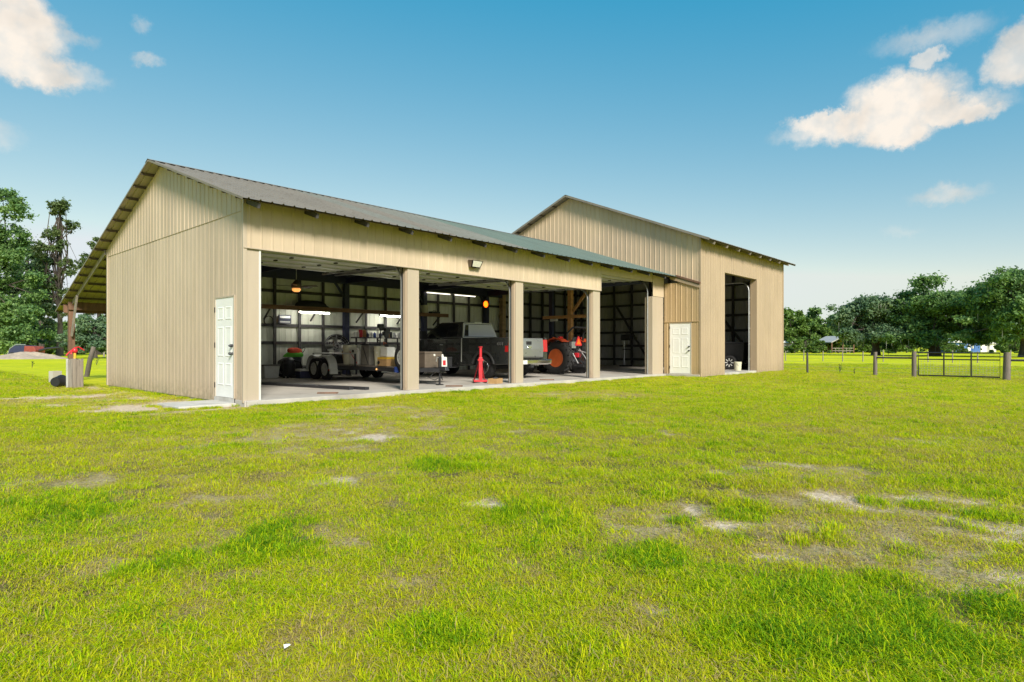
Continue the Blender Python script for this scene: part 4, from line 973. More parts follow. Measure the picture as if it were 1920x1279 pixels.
obj('side_lamp', MB().lathe([(0, .03), (-.02, .025)], (-.802, -3.2, .41), 'X', 10), 'lamp_warm', tq)

DECK = .508
def place(name, label, cat, x, y, z=DECK, rz=0.0, group=None):
    p = tl(x, y, z); return thing(name, label, cat, p, RZ + rz, group)
def bucket(t, r, h, m, lid=True, n=20, handle=True):
    mb = MB(); mb.lathe([(0, r * .86), (.01, r * .88), (h * .80, r * .98), (h * .80, r * 1.05), (h * .86, r * 1.05), (h * .86, r), (h, r * 1.0), (h, r * .94), (h * .5, r * .9), (.02, r * .84)], (0, 0, 0), 'Z', n)
    b = obj('body', mb, m, t, smooth=40)
    if lid: obj('lid', MB().lathe([(h * .985, r * 1.06), (h * 1.03, r * 1.06), (h * 1.04, r * .9)], (0, 0, 0), 'Z', n), m, t, smooth=40)
    if handle:
        obj('handle', MB().tube([(r * 1.06 * math.cos(a), -r * .25 + r * .55 * -math.sin(a), h * .83 - r * .9 * math.sin(a)) for a in np.linspace(0, math.pi, 11)], .005, 5), 'galv', t)
bk = place('plastic_bin', 'tall cream plastic bin on the trailer beside its fender', 'bin', -.56, -1.20); bucket(bk, .22, .62, 'cream_plastic', lid=False, handle=False)
cb = place('cooler', 'pale white cooler box on the trailer next to the cream bin', 'cooler', -.52, -1.74)
obj('body', MB().frust(-.20, .20, -.25, .25, 0, -.22, .22, -.27, .27, .46), 'white_plastic', cb, bevel=.03); obj('lid', MB().box(-.23, .23, -.28, .28, .462, .53), 'white_plastic', cb, bevel=.02)
obj('latch', MB().box(-.245, -.231, -.04, .04, .40, .47), 'black_metal', cb); obj('strap', MB().bar((-.228, -.24, .05), (-.236, .20, .42), .02, .008, (1, 0, 0)), 'red_paint', cb)
sk = place('canvas_box', 'dark grey-brown upright canvas container in the middle of the trailer load', 'box', -.54, -2.42)
obj('body', MB().frust(-.20, .20, -.27, .27, 0, -.19, .19, -.25, .25, .62), 'grey_canvas', sk, bevel=.03); obj('strap', MB().bar((-.202, -.2, .05), (-.198, .12, .58), .03, .008, (1, 0, 0)), 'dark_metal', sk)
obj('top_flap', MB().box(-.20, .20, -.26, .26, .621, .65), 'black_metal', sk, bevel=.01)
b2 = place('plastic_bucket', 'cream plastic bucket with lid between the canvas box and the white jug on the trailer', 'bucket', -.54, -2.92); bucket(b2, .155, .56, 'cream_plastic')
b3 = place('plastic_jug', 'white square plastic jug on the front part of the trailer above an orange crate', 'jug', -.56, -3.42, DECK + .2605)
obj('body', MB().frust(-.15, .15, -.20, .20, 0, -.14, .14, -.19, .19, .30), 'white_plastic', b3, bevel=.03); obj('cap', MB().lathe([(.301, .04), (.35, .04), (.36, .03)], (.03, .08, 0), 'Z', 12), 'black_metal', b3)
cr = place('tool_crate', 'tan and yellow crate at the trailer edge below the white jug', 'crate', -.56, -3.42)
obj('body', MB().box(-.20, .20, -.25, .25, 0, .20), 'tan_carton', cr, bevel=.01); obj('lid', MB().box(-.205, .205, -.255, .255, .2005, .26), 'yellow_plastic', cr, bevel=.01)
obj('knob', MB().lathe([(0, .05), (-.02, .05), (-.03, .03)], (-.2005, .17, .10), 'X', 12), 'black_metal', cr)
sp = place('spare_wheel', 'black spare wheel with pale rim standing at the front end of the trailer', 'wheel', -.62, -4.32 + .0, .42)
sp.location = tl(-.62, -4.36, .40); w0 = wheel(sp, (0, 0, .37), .37, .24, 'white_metal', .58, 8, face=-1, name='tyre', hubm='galv'); obj('mount', MB().box(-.06, .06, .18, .27, -.02, .37), 'dark_metal', sp)
bx = place('tool_box', 'brown metal tool box mounted on the trailer tongue beside the jack', 'toolbox', .12, -4.52, .475)
obj('body', MB().box(-.33, .27, -.26, .26, 0, .40), 'brown_box', bx, bevel=.012); obj('lid', MB().box(-.34, .28, -.27, .27, .401, .46), 'brown_box', bx, bevel=.012); obj('lock', MB().lathe([(0, .035), (-.015, .03)], (.0, -.261, .36), 'Y', 12), 'white_plastic', bx)
jg = place('fluid_jug', 'small white jug with red mark beside the brown tongue tool box', 'jug', .54, -4.60, .475)
jg.location = tl(.54, -4.60, .475)
obj('body', MB().frust(-.10, .10, -.13, .13, 0, -.09, .09, -.12, .12, .30), 'white_plastic', jg, bevel=.02); obj('neck', MB().lathe([(.30, .05), (.36, .035), (.38, .035)], (0, 0, 0), 'Z', 12), 'white_plastic', jg); obj('sticker', MB().box(-.07, .03, -.1345, -.130, .06, .2), 'red_paint', jg)
obj('tongue_platform', MB().box(-.30, .92, -4.80, -4.17, .462, .474), 'dark_metal', tq)
bt = place('battery_box', 'black battery box right of the small white jug on the trailer tongue', 'box', .78, -4.50, .475); obj('body', MB().box(-.10, .10, -.15, .15, 0, .24), 'black_metal', bt, bevel=.012); obj('lid', MB().box(-.105, .105, -.155, .155, .241, .30), 'black_metal', bt, bevel=.012)
for i, (x, y, lx, ly, lab) in enumerate(((-.12, -2.25, -.02, -.10, 'string trimmer standing upright nearest the canvas box on the trailer'), (-.08, -2.60, .1, .14, 'string trimmer leaning towards the truck behind the canvas box'), (-.14, -2.95, -.04, .25, 'string trimmer with low engine end standing behind the lidded bucket'))):
    t = place('string_trimmer', lab, 'trimmer', x, y, DECK, 0, 'trimmers on the trailer')
    top = 1.12 - .12 * i
    obj('shaft', MB().tube([(0, 0, .03), (lx, ly, top)], .016, 8), 'black_metal', t); obj('guard', MB().lathe([(0, .09), (.03, .10), (.08, .04)], (0, 0, 0), 'Z', 12), 'black_metal', t)
    obj('engine', MB().cbox((lx, ly, top + .06), (.17, .17, .20)), 'dark_metal' if i else 'black_metal', t, bevel=.03); obj('fuel_tank', MB().lathe([(0, .05), (.05, .06), (.09, .04)], (lx - .08, ly, top - .06), 'Z', 10), 'white_plastic', t, smooth=50)
    obj('grip', MB().tube([(lx * .6 - .10, ly * .6, top * .62), (lx * .6 - .12, ly * .6, top * .72), (lx * .6, ly * .6, top * .66)], .014, 6), 'orange_paint' if i == 1 else 'rubber', t)
cb2 = place('carton', 'brown folded carton leaning behind the trailer fender', 'carton', -.15, -.62); obj('body', MB().frust(-.2, .2, -.2, .2, 0, -.24, .16, -.12, .28, .40), 'tan_carton', cb2, bevel=.006); obj('flap', MB().box(-.24, .16, -.11, .27, .401, .408), 'tan_carton', cb2)
bg_ = place('tarp_bundle', 'black tarp bundle on the back of the trailer under the drum fan', 'tarp', -.15, .35)
def lump(r, seed, sx, sy, sz, n=14, m=8):
    rg = random.Random(seed); mb = MB(); vs_ = []
    ph = [rg.uniform(0, 6.28) for _ in range(6)]
    for i in range(m):
        f = i / (m - 1); a = f * math.pi / 2
        for k in range(n):
            t = 2 * math.pi * k / n; q = 1 + .14 * math.sin(2 * t + ph[0] + 3 * f) + .10 * math.sin(5 * t + ph[1] - 2 * f) + .07 * math.sin(9 * t + ph[2] + 5 * f)
            vs_.append((sx * q * math.cos(t) * math.cos(a) ** .6, sy * q * math.sin(t) * math.cos(a) ** .6, sz * (math.sin(a) * (1 + .08 * math.sin(3 * t + ph[3])))))
    mb.add(vs_, [(i * n + k, i * n + (k + 1) % n, (i + 1) * n + (k + 1) % n, (i + 1) * n + k) for i in range(m - 1) for k in range(n)] + [tuple(range(n))[::-1], tuple((m - 1) * n + k for k in range(n))])
    return mb
obj('folds', lump(1, 3, .50, .42, .34), 'black_metal', bg_, smooth=50)
# drum fan behind the trailer
fn_ = thing('drum_fan', 'big round black drum fan tilted up behind the trailer', 'fan', (6.75, 8.15, FL))
fn_.rotation_euler = (0, 0, rad(-18))
for s in (-1, 1): obj('leg', MB().tube([(s * .45, -.25, .0), (s * .44, 0, .70), (s * .45, .3, .0)], .025, 6), 'dark_metal', fn_)
for s in (-1, 1): obj('foot_bar', MB().tube([(s * .45, -.35, .025), (s * .45, .4, .025)], .025, 6), 'dark_metal', fn_)
tilt = Matrix.Translation((0, 0, 1.05)) @ Matrix.Rotation(rad(-25), 4, 'X')
def tf_(mb): mb.v = [tuple(tilt @ Vector(p)) for p in mb.v]; return mb
obj('drum', tf_(MB().lathe([(-.18, .47), (.18, .47), (.18, .44), (-.18, .44)], (0, 0, 0), 'Y', 28, close=True)), 'black_metal', fn_, smooth=40)
mb = MB()
for rr in (.08, .17, .26, .35, .43):
    mb.tube([(rr * math.cos(t), -.19, rr * math.sin(t)) for t in np.linspace(0, 2 * math.pi, 25)], .005, 4)
for k in range(12): mb.tube([(.05 * math.cos(k * .5236), -.19, .05 * math.sin(k * .5236)), (.46 * math.cos(k * .5236), -.18, .46 * math.sin(k * .5236))], .005, 4)
obj('guard', tf_(mb), 'galv', fn_)
mb = MB()
for k in range(4):
    a = k * math.pi / 2; d = Vector((math.cos(a), 0, math.sin(a))); e = Vector((-math.sin(a), 0, math.cos(a)))
    mb.add([d * .06 - e * .06 + Vector((0, .06, 0)), d * .06 + e * .06 - Vector((0, .06, 0)), d * .41 + e * .15 - Vector((0, .08, 0)), d * .41 - e * .10 + Vector((0, .08, 0))], [(0, 1, 2, 3)])
obj('blades', tf_(mb), 'galv', fn_, recalc=False); obj('motor', tf_(MB().lathe([(-.08, .09), (.16, .09), (.18, .05)], (0, 0, 0), 'Y', 12)), 'black_metal', fn_)

# ---- ceiling fan with a warm lamp
cf = thing('ceiling_fan', 'dark ceiling fan with a warm glowing lamp hanging in the first bay', 'ceiling fan', (3.46, 5.0, 2.98))
obj('down_rod', MB().tube([(0, 0, .18), (0, 0, 2.42)], .014, 8), 'galv', cf); obj('motor', MB().lathe([(-.06, .08), (-.04, .15), (.06, .15), (.10, .10), (.16, .06), (.20, .03)], (0, 0, 0), 'Z', 18), 'bronze', cf, smooth=40)
obj('lamp_bowl', MB().lathe([(-.17, .02), (-.165, .07), (-.13, .115), (-.085, .13), (-.07, .12)], (0, 0, 0), 'Z', 18), 'lamp_warm', cf, smooth=50)
for k in range(5):
    a = k * 2 * math.pi / 5 + .35; d = Vector((math.cos(a), math.sin(a), 0)); e = Vector((-math.sin(a), math.cos(a), 0)); mb = MB()
    mb.add([d * .20 - e * .05 + Vector((0, 0, .008)), d * .20 + e * .05 - Vector((0, 0, .008)), d * .64 + e * .075 - Vector((0, 0, .016)), d * .64 - e * .075 + Vector((0, 0, .016))], [(0, 1, 2, 3)])
    mb.add([tuple(Vector(p) + Vector((0, 0, .008))) for p in mb.v], [(3, 2, 1, 0)]); bl_ = obj('blade', mb, 'bronze', cf); obj('blade_arm', MB().bar(d * .13, d * .22, .03, .012), 'bronze', bl_)

# ---- shelf along the back wall, lamps under it, things on it
sh = thing('wall_shelf', 'long brown plank shelf high on the back wall behind the first two bays', 'shelf')
SZ = 2.60
for k, (a, b_) in enumerate(((3.9, 6.9), (6.92, 9.9), (9.92, 12.6))): obj('plank', MB().box(a, b_, YB - .70, YB - .36, SZ - .025, SZ + .02 ), 'shelf_wood', sh)
obj('edge_board', MB().box(3.9, 12.6, YB - .74, YB - .702, SZ - .10, SZ + .05), 'shelf_wood', sh)
for x in (4.4, 6.2, 8.2, 10.2, 12.2): obj('bracket', MB().bar((x, YB - .66, SZ - .03), (x, YB - .14, SZ - .45), .04, .05), 'dark_wood', sh)
def tube_light(label, x0, x1, y, z, m='lamp_white', hang=True, rise=0.0):
    t = thing('tube_light', label, 'light', ((x0 + x1) / 2, y, z), 0, 'fluorescent tube lights'); h = (x1 - x0) / 2
    obj('housing', MB().box(-h, h, -.06, .06, .03, .075), 'white_metal', t); obj('tube', MB().tube([(-h + .03, 0, .012), (h - .03, 0, .012)], .022, 8), m, t, smooth=60)
    for s in (-1, 1): obj('socket', MB().box(s * (h - .02) - .012, s * (h - .02) + .012, -.03, .03, -.01, .03), 'white_plastic', t)
    return t
tube_light('lit tube light under the wall shelf, left of the two in the first bay', 5.35, 6.62, YB - .80, SZ - .18); tube_light('lit tube light under the wall shelf, right of the two in the first bay', 8.85, 10.1, YB - .80, SZ - .18)
tube_light('dull tube light hanging left over the pickup truck roof', 11.55, 13.0, YB - .42, 3.56, 'lamp_dim'); tube_light('dull tube light hanging right over the pickup truck roof', 13.2, 14.6, YB - .42, 3.56, 'lamp_dim')
ts = thing('tarp_bag', 'black folded tarp lying on the wall shelf above the lit tube', 'tarp', (6.05, YB - .53, SZ + .02)); obj('folds', lump(1, 8, .62, .15, .26), 'black_metal', ts, smooth=50)
bw = thing('plastic_bucket', 'white bucket standing on the wall shelf in the second bay', 'bucket', (11.4, YB - .53, SZ + .02)); bucket(bw, .15, .36, 'cream_plastic')
bw2 = thing('tool_case', 'small dark tool case lying on the shelf beside the white bucket', 'case', (11.95, YB - .53, SZ + .02)); obj('body', MB().box(-.24, .24, -.12, .12, 0, .12), 'black_metal', bw2, bevel=.015); obj('handle', MB().tube([(-.08, 0, .12), (-.08, 0, .16), (.08, 0, .16), (.08, 0, .12)], .01, 6), 'dark_metal', bw2)
ho = thing('heat_lamp', 'round orange glowing lamp hanging above the pickup truck', 'lamp', (15.2, 8.72, 3.24))
obj('glow_disc', MB().lathe([(-.06, .02), (-.05, .12), (-.02, .165), (.0, .165)], (0, 0, 0), 'Y', 20), 'lamp_orange', ho, smooth=50); obj('shade', MB().lathe([(-.03, .19), (.02, .19), (.10, .10), (.14, .04)], (0, 0, 0), 'Y', 20), 'red_paint', ho, smooth=40); obj('arm', MB().tube([(0, .12, 0), (0, .14, .3), (0, .14, .42)], .015, 6), 'dark_metal', ho)
# wall signs
pg = tag(obj('wall_sign', MB().box(4.94, 5.42, YB - .155, YB - .135, 2.02, 2.33), 'navy'), 'small dark blue rectangular sign on the back wall of the first bay', 'sign')
obj('stripe', MB().box(4.98, 5.38, YB - .16, YB - .1555, 2.22, 2.29), 'galv', pg); obj('stripe', MB().box(4.98, 5.38, YB - .16, YB - .1555, 2.06, 2.11), 'galv', pg)
# parts shelf with cans and bottles
ps = thing('parts_shelf', 'dark wall shelf crowded with cans and bottles behind the trailer', 'shelf')
obj('board', MB().box(7.8, 10.9, YB - .62, YB - .36, 1.52, 1.56), 'dark_wood', ps); obj('board', MB().box(7.8, 10.9, YB - .62, YB - .36, 1.02, 1.06), 'dark_wood', ps)
for x in (7.9, 8.9, 9.9, 10.85): obj('upright', MB().box(x - .03, x + .03, YB - .62, YB - .58, .1, 1.515), 'dark_wood', ps)
rg = random.Random(4); x = 7.9; k = 0
KIND = [('white_plastic', 'white'), ('navy', 'navy blue'), ('red_paint', 'red'), ('tan_carton', 'tan'), ('black_metal', 'black'), ('galv', 'grey'), ('blue_paint', 'blue')]
while x < 10.8:
    m, cn = KIND[k % 7] if rg.random() < .6 else KIND[rg.choice((0, 4, 5, 1))]; r = rg.uniform(.045, .075); h = rg.uniform(.16, .33)
    side = 'left' if x < 8.9 else 'middle' if x < 9.9 else 'right'
    tall_ = 'tall' if h > .25 else 'short'; USED = globals().setdefault('USED_', {}); key = (tall_, cn, side); USED[key] = USED.get(key, 0) + 1; nth = ('', 'second ', 'third ', 'fourth ')[USED[key] - 1]
    t = thing('can', '%s%s %s container on the %s part of the parts shelf' % (nth, tall_, cn, side), 'container', (x, YB - .50, 1.56), rg.uniform(0, 3), 'containers on the parts shelf')
    if rg.random() < .5: obj('body', MB().lathe([(0, r), (h * .7, r), (h * .85, r * .4), (h, r * .35)], (0, 0, 0), 'Z', 10), m, t, smooth=40)
    else: obj('body', MB().box(-r, r, -r * .8, r * .8, 0, h), m, t, bevel=.008)
    x += r * 2 + rg.uniform(.02, .07); k += 1
# mower with bright bags, bin, vacuum, broom left of the trailer
mw = thing('riding_mower', 'dark riding mower parked against the back wall left of the trailer', 'mower', (5.72, 8.35, FL), rad(86))
obj('bonnet', MB().prism([(.35, .35), (.35, .72), (.8, .70), (1.05, .58), (1.08, .34)], -.24, .24), 'dark_metal', mw, bevel=.05, seg=3); obj('frame', MB().box(-.28, .28, -.75, 1.0, .24, .36), 'black_metal', mw)
obj('rear_body', MB().frust(-.36, .36, -.8, -.1, .36, -.32, .32, -.75, -.12, .58), 'dark_metal', mw, bevel=.04); obj('seat', MB().frust(-.22, .22, -.62, -.2, .58, -.2, .2, -.58, -.2, .68), 'rubber', mw, bevel=.03); obj('seat_back', MB().frust(-.22, .22, -.68, -.6, .68, -.18, .18, -.74, -.66, .95), 'rubber', mw, bevel=.03)
obj('deck', MB().lathe([(.10, .52), (.16, .54), (.26, .50), (.28, .40)], (0, .1, 0), 'Z', 20), 'black_metal', mw, smooth=40)
obj('steering_column', MB().tube([(0, .42, .70), (0, .25, .92)], .025, 8), 'black_metal', mw); mb = MB(); mb.tube([(.16 * math.cos(t), .24 - .08 * math.sin(t), .93 + .13 * math.sin(t)) for t in np.linspace(0, 2 * math.pi, 17)], .013, 6); obj('steering_wheel', mb, 'black_metal', mw, smooth=50)
for s in (-1, 1): wheel(mw, (s * .38, -.5, .235), .235, .22, 'galv', .5, 0, face=s, name='rear_wheel'); wheel(mw, (s * .38, .82, .175), .175, .14, 'galv', .5, 0, face=s, name='front_wheel')
c1 = thing('green_bag', 'bright green bag lying on the bonnet of the riding mower', 'bag', (5.12, 8.32, FL + .715)); obj('folds', lump(1, 21, .30, .22, .19), 'green_cloth', c1, smooth=50)
c2 = thing('red_bag', 'red and orange bag lying on top of the green bag', 'bag', (5.18, 8.34, FL + .86)); obj('folds', lump(1, 22, .26, .18, .18), 'red_cloth', c2, smooth=50)
bn = thing('storage_tote', 'pale grey storage tote by the left edge of the first opening', 'tote', (4.22, 8.3, FL)); obj('body', MB().frust(-.24, .24, -.2, .2, 0, -.28, .28, -.24, .24, .42), 'white_plastic', bn, bevel=.02); obj('lid', MB().box(-.30, .30, -.26, .26, .421, .46), 'grey_canvas', bn, bevel=.015)
vc = thing('shop_vacuum', 'black upright shop vacuum between the grey tote and the riding mower', 'vacuum', (4.72, 7.85, FL)); obj('drum', MB().lathe([(.06, .18), (.10, .21), (.5, .21), (.52, .19)], (0, 0, 0), 'Z', 18), 'black_metal', vc, smooth=40); obj('head', MB().lathe([(.521, .20), (.62, .19), (.70, .10), (.72, .05)], (0, 0, 0), 'Z', 18), 'dark_metal', vc, smooth=40)
obj('hose', MB().tube([(.1, -.15, .6), (.25, -.3, .55), (.3, -.34, .3), (.2, -.36, .05), (-.1, -.33, .04)], .03, 8), 'rubber', vc, smooth=60)
for a in range(4): obj('caster', MB().lathe([(0, .04), (.06, .04)], (.17 * math.cos(a * 1.57 + .8), .17 * math.sin(a * 1.57 + .8), 0), 'Z', 10), 'rubber', vc)
cse = thing('tool_case', 'grey lidded case on the floor in front of the riding mower', 'case', (5.05, 7.40, FL)); obj('body', MB().box(-.26, .26, -.17, .17, 0, .24), 'navy', cse, bevel=.015); obj('lid', MB().box(-.265, .265, -.175, .175, .241, .32), 'white_plastic', cse, bevel=.015); obj('handle', MB().tube([(-.1, 0, .32), (-.1, 0, .36), (.1, 0, .36), (.1, 0, .32)], .012, 6), 'black_metal', cse)
br = thing('broom', 'long-handled broom leaning on the back wall right of the mower', 'broom', (7.02, 8.6, FL)); obj('handle', MB().tube([(0, 0, .12), (.1, .42, 1.5)], .014, 6), 'brown_wood', br); obj('bristles', MB().frust(-.18, .18, -.04, .04, 0, -.16, .16, -.025, .025, .13), 'dark_metal', br)
cl = thing('hose_reel', 'coiled cable hanging on the back wall at the left edge of the first opening', 'cable', (4.55, YB - .14, 2.1)); mb = MB(); mb.tube([(.17 * math.cos(t), -.02 - .004 * t, .17 * math.sin(t)) for t in np.linspace(0, 18, 80)], .012, 5); obj('coil', mb, 'dark_metal', cl, smooth=60)
# steel rails lying on the slab
for i, (p, q, lab) in enumerate((((2.30, 5.3), (2.86, 1.15), 'longer dark steel rail lying on the slab of the first bay'), ((2.52, 4.9), (2.98, 1.35), 'dark steel rail lying close against the longer rail in the first bay'), ((2.66, 3.4), (3.12, .85), 'short dark steel rail lying nearest the first pillar'))):
    a = Vector((*p, FL + .036)); b_ = Vector((*q, FL + .036)); mb = MB(); mb.bar(a, b_, .14, .07); tag(obj('steel_rail', mb, 'dark_metal', bevel=.006), lab, 'rail', 'rails on the slab')
for (x, y, rz, lab) in ((1.82, .50, -.75, 'weathered wood slat on the slab of the first bay'), (5.45, .22, -.8, 'weathered wood slat on the slab of the second bay'), (9.62, .38, -.7, 'weathered wood slat on the slab of the third bay')):
    t = obj('wood_slat', MB().box(-.23, .23, -.05, .05, .0, .03), 'brown_wood', bevel=.006); t.location = (x, y, FL + .001); t.rotation_euler = (0, 0, rz); tag(t, lab, 'slat', 'wood slats on the slab')
# red jack in the second bay
rj = thing('floor_jack', 'tall red lifting jack standing before the truck rear wheel', 'jack', (7.18, .98, FL), rad(-40))
for s in (-1, 1): obj('base_leg', MB().box(s * .17 - .03, s * .17 + .03, -.25, .30, .03, .09), 'red_paint', rj, bevel=.006)
obj('base_cross', MB().box(-.20, .20, -.26, -.19, .035, .095), 'red_paint', rj, bevel=.006); obj('mast', MB().box(-.055, .055, -.245, -.145, .095, .76), 'red_paint', rj, bevel=.008); obj('ram', MB().tube([(0, -.195, .70), (0, -.195, 1.04)], .042, 10), 'red_paint', rj, smooth=40)
obj('saddle', MB().lathe([(1.04, .045), (1.06, .065), (1.08, .065)], (0, -.195, 0), 'Z', 12), 'red_paint', rj); obj('collar', MB().box(-.08, .08, -.26, -.13, .66, .71), 'red_paint', rj)
for s in (-1, 1): obj('strut', MB().bar((s * .15, .27, .09), (s * .03, -.15, .66), .025, .03), 'red_paint', rj)
obj('handle', MB().tube([(0, -.1, .5), (.02, .18, .62)], .014, 6), 'galv', rj)
for s in (-1, 1):
    for y in (-.2, .25): obj('caster', MB().lathe([(-.018, .03), (.018, .03)], (s * .17, y, .03), 'X', 10), 'dark_metal', rj)
ch = thing('wooden_crate', 'small open tan crate of scraps on the slab beside the second pillar', 'crate', (7.20, .36, FL), .3)
for (a, b_, c, d) in ((-.20, .20, -.14, -.12), (-.20, .20, .12, .14), (-.20, -.18, -.12, .12), (.18, .20, -.12, .12)): obj('side', MB().box(a, b_, c, d, 0, .15), 'tan_carton', ch)
obj('bottom', MB().box(-.18, .18, -.12, .12, 0, .02), 'tan_carton', ch); obj('scraps', lump(1, 31, .15, .10, .18), 'dark_metal', ch, smooth=40)
# things seen through the fourth bay
wb = thing('work_bench', 'cluttered grey work bench against the far wall seen through the fourth bay', 'bench', (XE - .80, 3.6, FL)); obj('top', MB().box(-.35, .35, -1.6, 1.9, .84, .90), 'grey_wood', wb)
for y in (-1.5, 0.1, 1.8):
    for x in (-.28, .28): obj('leg', MB().box(x - .05, x + .05, y - .05, y + .05, 0, .84), 'grey_wood', wb)
obj('lower_shelf', MB().box(-.33, .33, -1.55, 1.85, .22, .26), 'grey_wood', wb)
for i, (y, w_, h, m, lab) in enumerate(((-1.1, .5, .38, 'grey_canvas', 'grey canvas case on the left end of the far work bench'), (-.2, .6, .25, 'white_plastic', 'pale box in the middle of the far work bench'), (.9, .5, .48, 'grey_canvas', 'tall grey case on the right end of the far work bench'))):
    t = obj('storage_box', MB().box(-.22, .22, -w_ / 2, w_ / 2, 0, h), m, bevel=.02); t.location = (XE - .80, 3.6 + y, FL + .901); tag(t, lab, 'box'); obj('lid', MB().box(-.225, .225, -w_ / 2 - .005, w_ / 2 + .005, h + .0005, h + .03), 'grey_canvas', t)
for i, (y, m, lab) in enumerate(((-1.0, 'grey_canvas', 'grey bin below the left end of the far work bench'), (.6, 'brown_box', 'brown bin below the far work bench'))):
    t = obj('storage_box', MB().frust(-.22, .22, -.3, .3, 0, -.25, .25, -.34, .34, .4), m, bevel=.02); t.location = (XE - .80, 3.6 + y, FL + .261); tag(t, lab, 'box'); obj('lid', MB().box(-.26, .26, -.35, .35, .4005, .43), 'black_metal', t)
b5 = thing('plastic_bucket', 'white bucket on the floor at the right side of the fourth bay view', 'bucket', (23.4, 4.35, FL)); bucket(b5, .20, .46, 'white_plastic')
cn = thing('drill_press', 'dark drill press standing left of the far work bench', 'drill press', (XE - 2.0, 6.3, FL)); obj('base', MB().box(-.22, .22, -.28, .28, 0, .07), 'dark_metal', cn, bevel=.01); obj('column', MB().tube([(0, .1, .07), (0, .1, 1.75)], .05, 10), 'galv', cn); obj('table', MB().box(-.2, .2, -.3, .08, .92, .97), 'dark_metal', cn); obj('head', MB().box(-.16, .16, -.40, .22, 1.45, 1.78), 'dark_metal', cn, bevel=.04); obj('spindle', MB().tube([(0, -.2, 1.45), (0, -.2, 1.25)], .03, 8), 'galv', cn)
# things seen through the tall bay: black cargo trailer and a bucket
ct = thing('cargo_cart', 'black high-sided cart with a white spoked wheel inside the tall bay', 'cart', (23.75, .15, FL))
obj('body', MB().frust(-.85, .85, -.9, 2.2, .42, -.9, .9, -.95, 2.25, 1.25), 'black_metal', ct, bevel=.02); obj('bumper_rail', MB().box(-.95, .95, .1, 2.3, .52, .60), 'grey_wood', ct); obj('top_rail', MB().box(-.92, .92, -.97, 2.27, 1.252, 1.31), 'dark_metal', ct)
for s in (-1, 1): wheel(ct, (s * .95, -.30, .33), .33, .2, 'black_metal', .74, 8, face=s, hubm='white_plastic'); 
obj('axle', MB().tube([(-.9, -.3, .33), (.9, -.3, .33)], .04, 8), 'black_metal', ct); obj('stand', MB().tube([(-.5, 2.0, .42), (-.5, 2.0, .0)], .04, 8), 'black_metal', ct)
ob = thing('outboard_motor', 'dark outboard motor with white cap resting on the cart in the tall bay', 'motor', (23.2, 1.05, FL + 1.31)); obj('cowl', MB().frust(-.16, .16, -.22, .22, 0, -.13, .13, -.2, .2, .34), 'black_metal', ob, bevel=.04); obj('cap', MB().box(-.14, .14, -.2, .2, .3405, .37), 'white_plastic', ob, bevel=.01)
b6 = thing('plastic_bucket', 'white bucket just inside the tall bay beside the white wheel', 'bucket', (21.75, -.95, FL)); bucket(b6, .17, .40, 'cream_plastic', lid=False)
ORD = 'first second third fourth fifth sixth seventh eighth ninth tenth eleventh twelfth thirteenth fourteenth'.split()
# ================================================================ YARD THINGS
wbx = thing('well_box', 'weathered grey board well box beside the lean-to corner', 'box', (-1.17, 9.04, 0), .35); wbx.scale = (.74, .74, 1)
for s in (-1, 1):
    for k, x in enumerate((-.13, -.0, .13)):
        obj('board', MB().box(x - .062, x + .062, s * .19 - .013, s * .19 + .013, -.05, .84 - .03 * ((k * 7 + (s > 0)) % 3)), 'grey_wood', wbx, bevel=.004)
        obj('board', MB().box(s * .205 - .013, s * .205 + .013, x * .9 - .056, x * .9 + .056, -.05, .83 - .02 * (k % 2)), 'concrete_light' if (s < 0 and k == 2) else 'grey_wood', wbx, bevel=.004)
obj('cap', MB().box(-.18, .18, -.165, .165, .70, .74), 'grey_wood', wbx)
hy = thing('hand_pump', 'small red and yellow yard pump on top of the well box', 'pump', (-1.17, 9.04, .74), .35)
obj('pipe', MB().tube([(0, 0, 0), (0, 0, .26)], .035, 10), 'yellow_plastic', hy, smooth=40); obj('head', MB().lathe([(.26, .05), (.30, .075), (.36, .07), (.40, .03)], (0, 0, 0), 'Z', 12), 'red_paint', hy, smooth=40)
obj('handle', MB().tube([(-.24, 0, .18), (-.16, 0, .27), (0, 0, .40), (.10, 0, .43), (.26, 0, .33)], .02, 8), 'red_paint', hy, smooth=50); obj('spout', MB().tube([(0, 0, .31), (-.12, -.05, .29), (-.14, -.06, .22)], .022, 8), 'red_paint', hy, smooth=50)
gb = thing('concrete_block', 'grey hollow concrete block standing in the grass left of the well box', 'block', (-.95, 12.6, 0), .4)
mb = MB(); mb.box(-.14, .14, -.10, -.07, -.03, .38); mb.box(-.14, .14, .07, .10, -.03, .38); mb.box(-.14, -.11, -.07, .07, -.03, .38); mb.box(.11, .14, -.07, .07, -.03, .38); mb.box(-.015, .015, -.07, .07, -.03, .38); obj('shell', mb, 'concrete', gb)
sc = thing('feed_tub', 'black tipped plastic tub lying at the foot of the well box', 'tub', (-1.42, 9.75, 0), .8)
mb = MB(); mb.lathe([(-.14, .13), (.14, .19), (.15, .20), (.15, .185), (.13, .18), (-.13, .12)], (0, 0, .155), 'X', 18); obj('tub', mb, 'black_metal', sc, smooth=40); obj('handle', MB().tube([(.16, -.18, .155), (.26, -.1, .20), (.26, .1, .20), (.16, .18, .155)], .008, 5), 'galv', sc)
def wood_post(label, p, h, r, lean=(0, 0), m='post_wood', group=None, name='fence_post', lab2=None):
    t = thing(name, label, 'post', (p.x, p.y, 0), 0, group)
    obj('shaft', MB().tube([(0, 0, -.3), (lean[0] * .5, lean[1] * .5, h * .5), (lean[0], lean[1], h)], [r * 1.05, r, r * .93], 10), m, t, smooth=50)
    return t
